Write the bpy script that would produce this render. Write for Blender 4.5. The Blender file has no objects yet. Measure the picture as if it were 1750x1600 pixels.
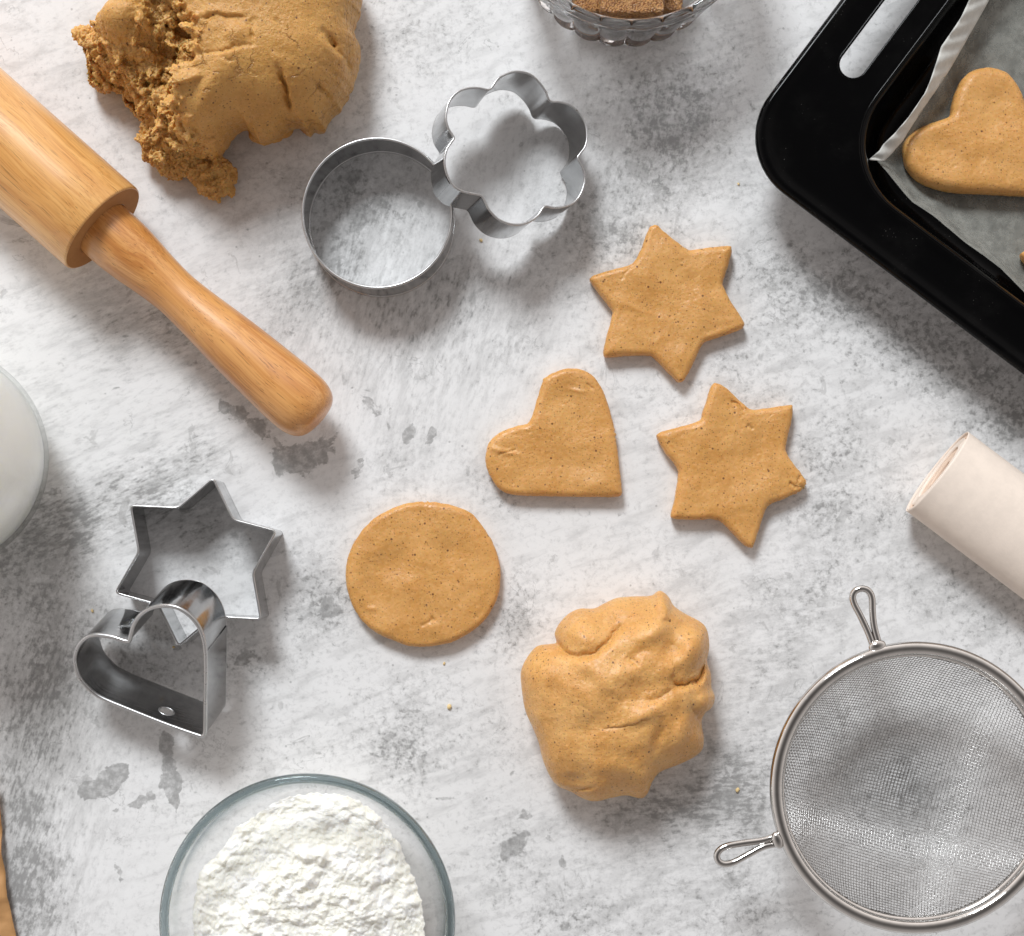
import bpy, bmesh, math, random
import numpy as np
from mathutils import Vector, Matrix

random.seed(7)
RNG = np.random.default_rng(11)
C = bpy.context.scene.collection
S = bpy.context.scene

# ------------------------------------------------------------------ camera
H = 0.63                       # lens height above the table, straight down
PXM = 4250.0                   # photograph pixels per metre at table level
CX, CY = 875.0, 950.0          # photograph pixel straight below the lens
cam_d = bpy.data.cameras.new('camera')
cam = bpy.data.objects.new('camera', cam_d)
C.objects.link(cam)
cam.location = (0, 0, H)
cam.rotation_euler = (0, 0, 0)
cam_d.sensor_fit = 'HORIZONTAL'
cam_d.sensor_width = 36.0
cam_d.lens = 36.0 * H / (1750.0 / PXM)
cam_d.shift_x = 0.0
cam_d.shift_y = 150.0 / 1750.0
cam_d.clip_start = 0.01
cam_d.clip_end = 50.0
S.camera = cam

# ------------------------------------------------------------------ room light
W = bpy.data.worlds.new('World')
S.world = W
W.use_nodes = True
nt = W.node_tree
nt.nodes.clear()
o_ = nt.nodes.new('ShaderNodeOutputWorld')
bg = nt.nodes.new('ShaderNodeBackground')
tc = nt.nodes.new('ShaderNodeTexCoord')
sx_ = nt.nodes.new('ShaderNodeSeparateXYZ'); nt.links.new(tc.outputs['Generated'], sx_.inputs[0])
def wm(op, a, b):
    q = nt.nodes.new('ShaderNodeMath'); q.operation = op
    for k_, v_ in enumerate((a, b)):
        if isinstance(v_, (int, float)): q.inputs[k_].default_value = v_
        else: nt.links.new(v_, q.inputs[k_])
    return q.outputs[0]
# a room: dim ceiling, lighter walls, brightest on the window side (+Y)
flat_ = wm('SUBTRACT', 1.0, wm('MULTIPLY', sx_.outputs[2], sx_.outputs[2]))
flat_ = wm('POWER', wm('MAXIMUM', flat_, 0.0), 1.25)
side_ = wm('ADD', 1.0, wm('ADD', wm('MULTIPLY', sx_.outputs[1], .50), wm('MULTIPLY', sx_.outputs[0], -.12)))
lum_ = wm('MULTIPLY', wm('ADD', .10, wm('MULTIPLY', flat_, .74)), side_)
nt.links.new(lum_, bg.inputs['Strength'])
bg.inputs['Color'].default_value = (1.0, .93, .90, 1)
nt.links.new(bg.outputs[0], o_.inputs[0])

def area_light(name, az_deg, el_deg, dist, sx, sy, power, color, target=(0, 0.03, 0)):
    l = bpy.data.lights.new(name, 'AREA')
    l.shape = 'RECTANGLE'; l.size = sx; l.size_y = sy
    l.energy = power; l.color = color
    o = bpy.data.objects.new(name, l); C.objects.link(o)
    a, b = math.radians(az_deg), math.radians(el_deg)
    d = Vector((math.sin(a) * math.cos(b), math.cos(a) * math.cos(b), math.sin(b)))
    t = Vector(target)
    o.location = t + d * dist
    o.rotation_euler = d.to_track_quat('Z', 'Y').to_euler()
    return o
# azimuth measured from +Y (top of the picture) towards +X
area_light('window_light', -18, 42, 3.8, 1.00, 1.00, 120.0, (0.925, 0.968, 1.0))
S.view_settings.view_transform = 'Standard'
S.view_settings.look = 'None'
S.view_settings.exposure = 0.20
S.view_settings.gamma = 1.0

# ------------------------------------------------------------------ projection helpers
def U(px, py, z=0.0):
    k = (H - z) / H
    return np.array([(px - CX) / PXM * k, (CY - py) / PXM * k, z])
def UP(pts, z=0.0):
    return np.array([U(p[0], p[1], z)[:2] for p in pts])
def crop(pts, ox, oy, s):
    return [(ox + p[0] / s, oy + p[1] / s) for p in pts]
def unproj(px, py, org, nrm):
    d = np.array([(px - CX) / PXM, (CY - py) / PXM, -H]); o = np.array([0, 0, H])
    t = np.dot(np.array(org) - o, nrm) / np.dot(d, nrm)
    return o + d * t

# ------------------------------------------------------------------ numpy noise
def _hash(ix, iy, iz, seed):
    h = (ix.astype(np.int64) * 374761393 + iy.astype(np.int64) * 668265263 + iz.astype(np.int64) * 2147483647 + seed * 1274126177) & 0xffffffff
    h = ((h ^ (h >> 13)) * 1274126177) & 0xffffffff
    h = ((h ^ (h >> 16)) * 2246822519) & 0xffffffff
    return (h ^ (h >> 15)) & 0xffffffff
def vnoise(p, seed=0):
    i = np.floor(p).astype(np.int64); f = p - i
    u = f * f * f * (f * (f * 6 - 15) + 10)
    r = np.zeros(len(p))
    for dx in (0, 1):
        for dy in (0, 1):
            for dz in (0, 1):
                h = _hash(i[:, 0] + dx, i[:, 1] + dy, i[:, 2] + dz, seed)
                gx = (h & 1023) / 511.5 - 1; gy = ((h >> 10) & 1023) / 511.5 - 1; gz = ((h >> 20) & 1023) / 511.5 - 1
                w = (u[:, 0] if dx else 1 - u[:, 0]) * (u[:, 1] if dy else 1 - u[:, 1]) * (u[:, 2] if dz else 1 - u[:, 2])
                r += w * (gx * (f[:, 0] - dx) + gy * (f[:, 1] - dy) + gz * (f[:, 2] - dz))
    return r * 1.3
def fbm(p, oct=4, rough=0.5, seed=0):
    a, s, r = 1.0, 1.0, 0.0
    for k in range(oct):
        r = r + a * vnoise(p * s, seed + k * 17); a *= rough; s *= 2.03
    return r
def worley(p, seed=0):
    i = np.floor(p).astype(np.int64); best = np.full(len(p), 9.0); sec = np.full(len(p), 9.0)
    for dx in (-1, 0, 1):
        for dy in (-1, 0, 1):
            for dz in (-1, 0, 1):
                c = i + np.array([dx, dy, dz]); h = _hash(c[:, 0], c[:, 1], c[:, 2], seed)
                q = c + np.stack([(h & 1023) / 1023, ((h >> 10) & 1023) / 1023, ((h >> 20) & 1023) / 1023], 1)
                d = np.sqrt(((q - p) ** 2).sum(1))
                sec = np.minimum(sec, np.maximum(best, d)); best = np.minimum(best, d)
    return best, sec
def sstep(a, b, x):
    t = np.clip((x - a) / (b - a), 0, 1); return t * t * (3 - 2 * t)
def seg_dist(P, poly, closed=True):
    """distance and side sign from points to a polyline"""
    A = np.asarray(poly); B = np.roll(A, -1, 0) if closed else A[1:]
    if not closed: A = A[:-1]
    out = np.empty(len(P)); sg = np.empty(len(P))
    D = B - A; L = (D ** 2).sum(1) + 1e-18
    for s in range(0, len(P), 20000):
        Q = P[s:s + 20000]
        V = Q[:, None, :] - A[None]
        t = np.clip((V * D[None]).sum(2) / L[None], 0, 1)
        R = V - D[None] * t[..., None]
        d2 = (R ** 2).sum(2); k = d2.argmin(1); ar = np.arange(len(Q))
        out[s:s + 20000] = np.sqrt(d2[ar, k])
        sg[s:s + 20000] = np.sign(D[k, 0] * V[ar, k, 1] - D[k, 1] * V[ar, k, 0])
    return out, sg

# ------------------------------------------------------------------ object helpers
def put(name, verts, faces, mat=None, parent=None, smooth=True, loc=None, sharp=None):
    me = bpy.data.meshes.new(name)
    me.from_pydata([tuple(map(float, v)) for v in verts], [], faces)
    me.validate(); me.update()
    if smooth:
        me.polygons.foreach_set('use_smooth', [True] * len(me.polygons))
        if sharp: me.set_sharp_from_angle(angle=math.radians(sharp))
    o = bpy.data.objects.new(name, me); C.objects.link(o)
    if mat: me.materials.append(mat)
    if loc is not None: o.location = loc
    if parent: o.parent = parent
    return o
def tag(o, label=None, cat=None, group=None, kind=None):
    if label: o['label'] = label
    if cat: o['category'] = cat
    if group: o['group'] = group
    if kind: o['kind'] = kind
    return o
def empty(name, loc, label, cat, group=None, rz=0):
    o = bpy.data.objects.new(name, None); C.objects.link(o)
    o.location = loc; o.rotation_euler = (0, 0, rz); o.empty_display_size = 0.01
    return tag(o, label, cat, group)
def resample(poly, n, closed=True, smooth=True):
    P = np.asarray(poly, float)
    if smooth:
        Q = []; m = len(P)
        for i in range(m if closed else m - 1):
            p0, p1, p2, p3 = (P[(i - 1) % m] if closed or i > 0 else P[i]), P[i], P[(i + 1) % m], (P[(i + 2) % m] if closed or i + 2 < m else P[(i + 1) % m])
            for t in np.linspace(0, 1, 8, endpoint=False):
                Q.append(0.5 * ((2 * p1) + (-p0 + p2) * t + (2 * p0 - 5 * p1 + 4 * p2 - p3) * t ** 2 + (-p0 + 3 * p1 - 3 * p2 + p3) * t ** 3))
        if not closed: Q.append(P[-1])
        P = np.array(Q)
    if closed: P = np.vstack([P, P[:1]])
    L = np.r_[0, np.cumsum(np.sqrt((np.diff(P, axis=0) ** 2).sum(1)))]
    s = np.linspace(0, L[-1], n + 1)[:-1] if closed else np.linspace(0, L[-1], n)
    return np.stack([np.interp(s, L, P[:, k]) for k in range(P.shape[1])], 1)
def round_poly(poly, r, n=5):
    P = np.asarray(poly, float); m = len(P); out = []
    for i in range(m):
        a, b, c = P[i - 1], P[i], P[(i + 1) % m]
        u = (a - b) / np.linalg.norm(a - b); v = (c - b) / np.linalg.norm(c - b)
        d = min(r, np.linalg.norm(a - b) * .45, np.linalg.norm(c - b) * .45)
        s, e_ = b + u * d, b + v * d
        for t in np.linspace(0, 1, n):
            out.append((1 - t) ** 2 * s + 2 * t * (1 - t) * b + t * t * e_)
    return np.array(out)
def grid_faces(rows, cols, closed=True, off=0):
    f = []
    for i in range(rows - 1):
        for j in range(cols if closed else cols - 1):
            k = (j + 1) % cols
            f.append((off + i * cols + j, off + (i + 1) * cols + j, off + (i + 1) * cols + k, off + i * cols + k))
    return f
def lathe(profile, n=96, rfun=None, close=False):
    P = np.array(profile); a = np.linspace(0, 2 * math.pi, n, endpoint=False); V = []
    for i, (r, z) in enumerate(P):
        rr = np.full(n, r) if rfun is None else rfun(i, r, z, a)
        V.append(np.stack([rr * np.cos(a), rr * np.sin(a), np.full(n, z)], 1))
    m = len(P)
    f = [(q[0], q[3], q[2], q[1]) for q in grid_faces(m, n)]
    if close:
        for j in range(n):
            k = (j + 1) % n
            f.append(((m - 1) * n + j, (m - 1) * n + k, k, j))
    return np.vstack(V), f
def tube(path, r, seg=8, closed=False, caps=True):
    P = np.asarray(path, float); n = len(P)
    if closed: T = np.roll(P, -1, 0) - np.roll(P, 1, 0)
    else: T = np.gradient(P, axis=0)
    T /= np.linalg.norm(T, axis=1)[:, None] + 1e-12
    ref = np.array([0, 0, 1.0])
    R = np.full(n, r) if np.isscalar(r) else np.asarray(r)
    N = np.cross(T, ref); ln = np.linalg.norm(N, axis=1)
    N[ln < 1e-4] = (1, 0, 0); N /= np.linalg.norm(N, axis=1)[:, None]
    B = np.cross(T, N)
    a = np.linspace(0, 2 * math.pi, seg, endpoint=False)
    V = P[:, None] + R[:, None, None] * (N[:, None] * np.cos(a)[None, :, None] + B[:, None] * np.sin(a)[None, :, None])
    V = V.reshape(-1, 3); f = grid_faces(n, seg)
    if closed:
        for j in range(seg):
            k = (j + 1) % seg; f.append(((n - 1) * seg + j, j, k, (n - 1) * seg + k))
    elif caps:
        f.append(tuple(range(seg))); f.append(tuple(range((n - 1) * seg, n * seg))[::-1])
    return V, f
def merge(*parts):
    V = []; F = []; o = 0
    for v, f in parts:
        V.append(np.asarray(v)); F += [tuple(i + o for i in q) for q in f]; o += len(v)
    return np.vstack(V), F

# ------------------------------------------------------------------ material helpers
class N:
    def __init__(s, name):
        s.m = bpy.data.materials.new(name); s.m.use_nodes = True
        s.t = s.m.node_tree; s.t.nodes.clear()
        s.out = s.t.nodes.new('ShaderNodeOutputMaterial')
        s.tc = s.t.nodes.new('ShaderNodeTexCoord')
        s.obj = s.tc.outputs['Object']
    def link(s, a, b): s.t.links.new(a, b)
    def setin(s, sock, v):
        if isinstance(v, bpy.types.NodeSocket): s.link(v, sock)
        elif v is not None:
            if sock.type == 'RGBA' and len(v) == 3: v = (*v, 1)
            sock.default_value = v
    def map(s, vec, scale=(1, 1, 1), rot=(0, 0, 0), loc=(0, 0, 0)):
        n = s.t.nodes.new('ShaderNodeMapping'); s.link(vec, n.inputs['Vector'])
        n.inputs['Scale'].default_value = scale; n.inputs['Rotation'].default_value = rot; n.inputs['Location'].default_value = loc
        return n.outputs[0]
    def noise(s, vec, scale, detail=4, rough=.5, dist=0, col=False):
        n = s.t.nodes.new('ShaderNodeTexNoise'); s.link(vec, n.inputs['Vector'])
        n.inputs['Scale'].default_value = scale; n.inputs['Detail'].default_value = detail
        n.inputs['Roughness'].default_value = rough; n.inputs['Distortion'].default_value = dist
        return n.outputs['Color' if col else 'Fac']
    def vor(s, vec, scale, feat='F1', out='Distance', rand=1):
        n = s.t.nodes.new('ShaderNodeTexVoronoi'); n.feature = feat; s.link(vec, n.inputs['Vector'])
        n.inputs['Scale'].default_value = scale; n.inputs['Randomness'].default_value = rand
        return n.outputs[out]
    def math(s, op, a, b=0.0, c=None, clamp=False):
        n = s.t.nodes.new('ShaderNodeMath'); n.operation = op; n.use_clamp = clamp
        s.setin(n.inputs[0], a); s.setin(n.inputs[1], b)
        if c is not None: s.setin(n.inputs[2], c)
        return n.outputs[0]
    def rng(s, v, a, b, c=0.0, d=1.0, smooth=True):
        n = s.t.nodes.new('ShaderNodeMapRange'); n.interpolation_type = 'SMOOTHSTEP' if smooth else 'LINEAR'
        s.setin(n.inputs['Value'], v)
        for k, x in (('From Min', a), ('From Max', b), ('To Min', c), ('To Max', d)): s.setin(n.inputs[k], x)
        return n.outputs['Result']
    def mix(s, f, a, b, mode='MIX'):
        n = s.t.nodes.new('ShaderNodeMix'); n.data_type = 'RGBA'; n.blend_type = mode
        s.setin(n.inputs[0], f); s.setin(n.inputs[6], a); s.setin(n.inputs[7], b)
        return n.outputs[2]
    def vmix(s, f, a, b):
        n = s.t.nodes.new('ShaderNodeMix'); n.data_type = 'FLOAT'
        s.setin(n.inputs[0], f); s.setin(n.inputs[2], a); s.setin(n.inputs[3], b)
        return n.outputs[0]
    def attr(s, name):
        n = s.t.nodes.new('ShaderNodeAttribute'); n.attribute_name = name; return n
    def bump(s, h, strength, dist, nrm=None):
        n = s.t.nodes.new('ShaderNodeBump'); s.setin(n.inputs['Height'], h)
        n.inputs['Strength'].default_value = strength; n.inputs['Distance'].default_value = dist
        if nrm is not None: s.link(nrm, n.inputs['Normal'])
        return n.outputs[0]
    def bsdf(s, color, rough=.5, metal=0.0, normal=None, **kw):
        n = s.t.nodes.new('ShaderNodeBsdfPrincipled')
        s.setin(n.inputs['Base Color'], color); s.setin(n.inputs['Roughness'], rough); s.setin(n.inputs['Metallic'], metal)
        if normal is not None: s.link(normal, n.inputs['Normal'])
        for k, v in kw.items(): s.setin(n.inputs[k.replace('_', ' ')], v)
        s.link(n.outputs[0], s.out.inputs[0]); s.last = n
        return n

# ------------------------------------------------------------------ materials
def mat_dough(name, c1, c2, crumb=0.0, bstr=.36, coat=0.0):
    m = N(name); v = m.obj
    n1 = m.noise(v, 90, 4, .55); n2 = m.noise(v, 700, 3, .6); n3 = m.noise(v, 28, 2, .5)
    col = m.mix(m.rng(n1, .35, .68), c1, c2)
    col = m.mix(m.rng(n3, .4, .7, 0, .35), col, tuple(x * .86 for x in c1))
    col = m.mix(m.rng(n2, .45, .75, 0, .45), col, (c2[0] * 1.15, c2[1] * 1.18, c2[2] * 1.35))
    if crumb: col = m.mix(m.math('MULTIPLY', m.attr('torn').outputs['Fac'], .75), col, (.70, .425, .140))
    # spice specks: most tiny, a few larger
    for sc, r0, keep, dark in ((450, .105, .55, .80), (230, .070, .55, .92), (1000, .18, .40, .42)):
        wv = m.map(v, loc=(sc * .013, .3, .1))
        d = m.vor(wv, sc); cc = m.vor(wv, sc, out='Color')
        sep = m.t.nodes.new('ShaderNodeSeparateColor'); m.link(cc, sep.inputs[0])
        k = m.math('MULTIPLY', m.rng(d, r0, r0 * 1.9, 1, 0), m.math('GREATER_THAN', sep.outputs[0], keep))
        col = m.mix(m.math('MULTIPLY', k, dark), col, (.16, .065, .022))
    h = m.math('ADD', m.math('MULTIPLY', m.noise(v, 260, 5, .6), 1.0), m.math('MULTIPLY', m.noise(v, 1100, 3, .65), .8))
    if crumb:
        wv = m.t.nodes.new('ShaderNodeVectorMath'); wv.operation = 'MULTIPLY_ADD'
        m.link(m.noise(v, 130, 4, .6, col=True), wv.inputs[0]); wv.inputs[1].default_value = (.010, .010, .010); m.link(v, wv.inputs[2])
        ck = m.rng(m.vor(wv.outputs[0], 62, feat='DISTANCE_TO_EDGE'), .0, .030, 1, 0)
        ck = m.math('MULTIPLY', ck, m.rng(m.noise(m.map(v, loc=(.4, .1, 0)), 55, 3, .6), .50, .60))
        col = m.mix(m.math('MULTIPLY', ck, .45), col, (.25, .095, .018))
        h = m.math('SUBTRACT', h, m.math('MULTIPLY', ck, 2.2))
    nb = m.bump(h, bstr + crumb * .40, .0006 + crumb * .0006)
    rough = m.rng(m.noise(v, 600, 4, .65), .38, .64, .30, .62)
    m.bsdf(col, rough, 0, nb, Subsurface_Weight=.45, Subsurface_Radius=(1.0, .45, .15), Subsurface_Scale=.0022, Specular_IOR_Level=.45, Coat_Weight=coat, Coat_Roughness=.36)
    return m.m
M_cookie = mat_dough('cookie_dough', (.590, .295, .080), (.668, .360, .115))
M_dough = mat_dough('crumbly_dough', (.545, .280, .070), (.630, .345, .100), .5)
M_ball = mat_dough('kneaded_dough', (.620, .310, .084), (.710, .400, .135), 0, .60, .16)

def mat_metal(name, col=(.66, .66, .67), rough=.2, dirt=.25, streak=True):
    m = N(name)
    n = m.noise(m.map(m.obj, (60, 60, 1400) if streak else (300, 300, 300)), 1.0, 4, .6)
    n2 = m.noise(m.obj, 140, 4, .6)
    c = m.mix(m.rng(n2, .35, .75, 0, dirt), col, tuple(x * .6 for x in col))
    r = m.math('ADD', m.rng(n, .3, .7, rough * .75, rough * 1.3), m.rng(n2, .5, .75, 0, .12))
    m.bsdf(c, r, 1.0, m.bump(n, .08, .0002))
    return m.m
M_steel = mat_metal('cutter_steel', (.47, .475, .48), .13, .3)
M_rimsteel = mat_metal('rolled_steel_edge', (.56, .56, .56), .32)
M_sieve = mat_metal('sieve_steel', (.68, .66, .635), .07, .4, False)
M_wire = mat_metal('woven_wire', (.44, .43, .42), .26, .1, False)

def mat_wood(name, c1, c2, c3, sx):
    m = N(name); v = m.obj
    warp = m.noise(v, 14, 3, .5, col=True)
    vm = m.t.nodes.new('ShaderNodeVectorMath'); vm.operation = 'MULTIPLY_ADD'
    m.link(warp, vm.inputs[0]); vm.inputs[1].default_value = (.010, .010, .010); m.link(v, vm.inputs[2])
    w = vm.outputs[0]
    g1 = m.noise(m.map(w, (6, 120, 120)), 1, 5, .6, .6)
    g2 = m.noise(m.map(w, (sx, 1400, 1400)), 1, 4, .6)
    g3 = m.noise(m.map(w, (80, 2500, 2500), loc=(3, 1, 2)), 1, 2, .5)
    col = m.mix(m.rng(g1, .42, .58), c1, c2)
    col = m.mix(m.rng(g2, .42, .68, 0, .6), col, c3)
    col = m.mix(m.rng(m.noise(v, 30, 2), .45, .65, 0, .35), col, (c2[0] * 1.1, c2[1] * 1.15, c2[2] * 1.2))
    pores = m.rng(g3, .62, .70, 0, .65)
    col = m.mix(pores, col, tuple(x * .35 for x in c3))
    nb = m.bump(m.math('SUBTRACT', g2, m.math('MULTIPLY', pores, .7)), .16, .0004)
    m.bsdf(col, m.rng(g2, .3, .7, .30, .42), 0, nb, Coat_Weight=.55, Coat_Roughness=.30, Specular_IOR_Level=.45)
    return m.m
M_wood_body = mat_wood('pale_varnished_wood', (.66, .310, .080), (.79, .435, .150), (.50, .200, .042), 18)
m = N('bare_end_grain'); n = m.noise(m.map(m.obj, (1, 300, 300)), 1, 4, .6)
m.bsdf(m.mix(n, (.36, .16, .055), (.46, .23, .085)), .75, 0, m.bump(n, .2, .0003), Specular_IOR_Level=.15)
M_endgrain = m.m
M_wood_handle = mat_wood('amber_varnished_wood', (.55, .225, .054), (.70, .345, .110), (.42, .140, .028), 22)

def mat_glass(name, tint=(1, 1, 1), ior=1.48):
    m = N(name)
    m.bsdf(tint, 0.0, 0, None, Transmission_Weight=1.0, IOR=ior)
    return m.m
def mat_thin(name, tint, edge, refr=0.0, ior=1.45):
    m = N(name); t = m.t
    lw = t.nodes.new('ShaderNodeLayerWeight'); lw.inputs['Blend'].default_value = .5
    tr = t.nodes.new('ShaderNodeBsdfTransparent'); m.link(m.mix(m.rng(lw.outputs['Facing'], .55, 1.0), tint, edge), tr.inputs[0])
    gl = t.nodes.new('ShaderNodeBsdfGlossy'); gl.inputs['Roughness'].default_value = .04
    frs = m.math('MULTIPLY_ADD', m.math('POWER', lw.outputs['Facing'], 4.5), .75, .018)
    ms = t.nodes.new('ShaderNodeMixShader'); m.link(frs, ms.inputs[0]); m.link(tr.outputs[0], ms.inputs[1]); m.link(gl.outputs[0], ms.inputs[2])
    last = ms.outputs[0]
    if refr:
        g = t.nodes.new('ShaderNodeBsdfGlass'); g.inputs['IOR'].default_value = ior; g.inputs['Color'].default_value = (*tint, 1); g.inputs['Roughness'].default_value = .0
        m2 = t.nodes.new('ShaderNodeMixShader'); m2.inputs[0].default_value = refr
        m.link(last, m2.inputs[1]); m.link(g.outputs[0], m2.inputs[2]); last = m2.outputs[0]
    m.link(last, m.out.inputs[0]); return m.m
M_glass = mat_thin('clear_glass', (.996, .998, .998), (.66, .72, .73))
M_rimglass = mat_thin('thick_rim_glass', (.62, .67, .68), (.10, .13, .14), .30)
M_pressed = mat_thin('pressed_glass', (1.0, 1.0, 1.0), (.95, .97, .98), 1.0, 1.52)
M_milkglass = mat_thin('milk_glass_wall', (.995, .998, .99), (.95, .965, .95))

m = N('black_enamel'); n = m.noise(m.obj, 60, 5, .6); d1 = m.vor(m.obj, 620)
sp = m.rng(d1, .07, .15, 1, 0); msk = m.rng(m.noise(m.obj, 60, 4, .7), .53, .72)
dust = m.math('MULTIPLY', sp, msk)
col = m.mix(m.rng(n, .45, .8, 0, .5), (.0014, .0014, .0016), (.0050, .0049, .0047))
col = m.mix(m.math('MULTIPLY', dust, .30), col, (.25, .24, .22))
m.bsdf(col, m.rng(n, .35, .75, .08, .24), 0, m.bump(m.noise(m.obj, 420, 3, .6), .05, .0004), Specular_IOR_Level=.11)
M_enamel = m.m

def mat_paper(name, color, transp, scale=1.0):
    m = N(name); v = m.obj
    n = m.noise(v, 160, 6, .7); f = m.noise(v, 1500, 3, .7); b = m.noise(v, 22, 4, .55, .8)
    c = m.mix(m.rng(n, .3, .7, 0, .6), color, tuple(x * .86 for x in color))
    h = m.math('ADD', m.math('MULTIPLY', b, 1.3 * scale), m.math('MULTIPLY', f, .10))
    p = m.bsdf(c, .62, 0, m.bump(h, .30, .002), Specular_IOR_Level=.35)
    if transp > 0:
        tr = m.t.nodes.new('ShaderNodeBsdfTransparent'); ms = m.t.nodes.new('ShaderNodeMixShader')
        m.setin(ms.inputs[0], m.math('ADD', m.math('MULTIPLY', m.math('SUBTRACT', n, .5), .5), transp, clamp=True))
        m.link(p.outputs[0], ms.inputs[1]); m.link(tr.outputs[0], ms.inputs[2]); m.link(ms.outputs[0], m.out.inputs[0])
    return m.m
M_parch = mat_paper('greaseproof_paper', (.66, .66, .60), .67)
M_flap = mat_paper('doubled_greaseproof_paper', (.78, .775, .73), .07)
M_roll = mat_paper('parchment_roll_paper', (.84, .73, .635), 0, .25)
M_core = mat_paper('parchment_roll_inner', (.78, .60, .47), 0, .25)
M_kraft = mat_paper('brown_kraft_paper', (.50, .27, .11), 0, 2.0)

m = N('flour_powder'); n = m.noise(m.obj, 120, 5, .6)
col = m.mix(m.rng(n, .4, .7), (.95, .915, .83), (.97, .95, .905))
m.bsdf(col, .9, 0, m.bump(m.math('ADD', m.noise(m.obj, 900, 5, .7), m.math('MULTIPLY', m.noise(m.obj, 2600, 2, .7), .4)), .6, .0008),
       Specular_IOR_Level=.1, Subsurface_Weight=.6, Subsurface_Radius=(1, .95, .85), Subsurface_Scale=.0013)
M_flour = m.m
m = N('brown_sugar'); d = m.vor(m.obj, 1400); cc = m.vor(m.obj, 1400, out='Color')
col = m.mix(m.rng(d, .2, .75), (.55, .29, .105), (.25, .095, .025))
col = m.mix(m.rng(m.noise(m.obj, 350, 3, .6), .5, .7, 0, .6), col, (.60, .33, .13))
m.bsdf(col, .30, 0, m.bump(d, .9, .0008), Specular_IOR_Level=.6, Subsurface_Weight=.3, Subsurface_Radius=(1, .5, .2), Subsurface_Scale=.001)
M_sugar = m.m
m = N('milk'); m.bsdf((.97, .975, .93), .25, 0, None, Subsurface_Weight=1.0, Subsurface_Radius=(1, 1, .85), Subsurface_Scale=.035)
M_milk = m.m

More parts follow.
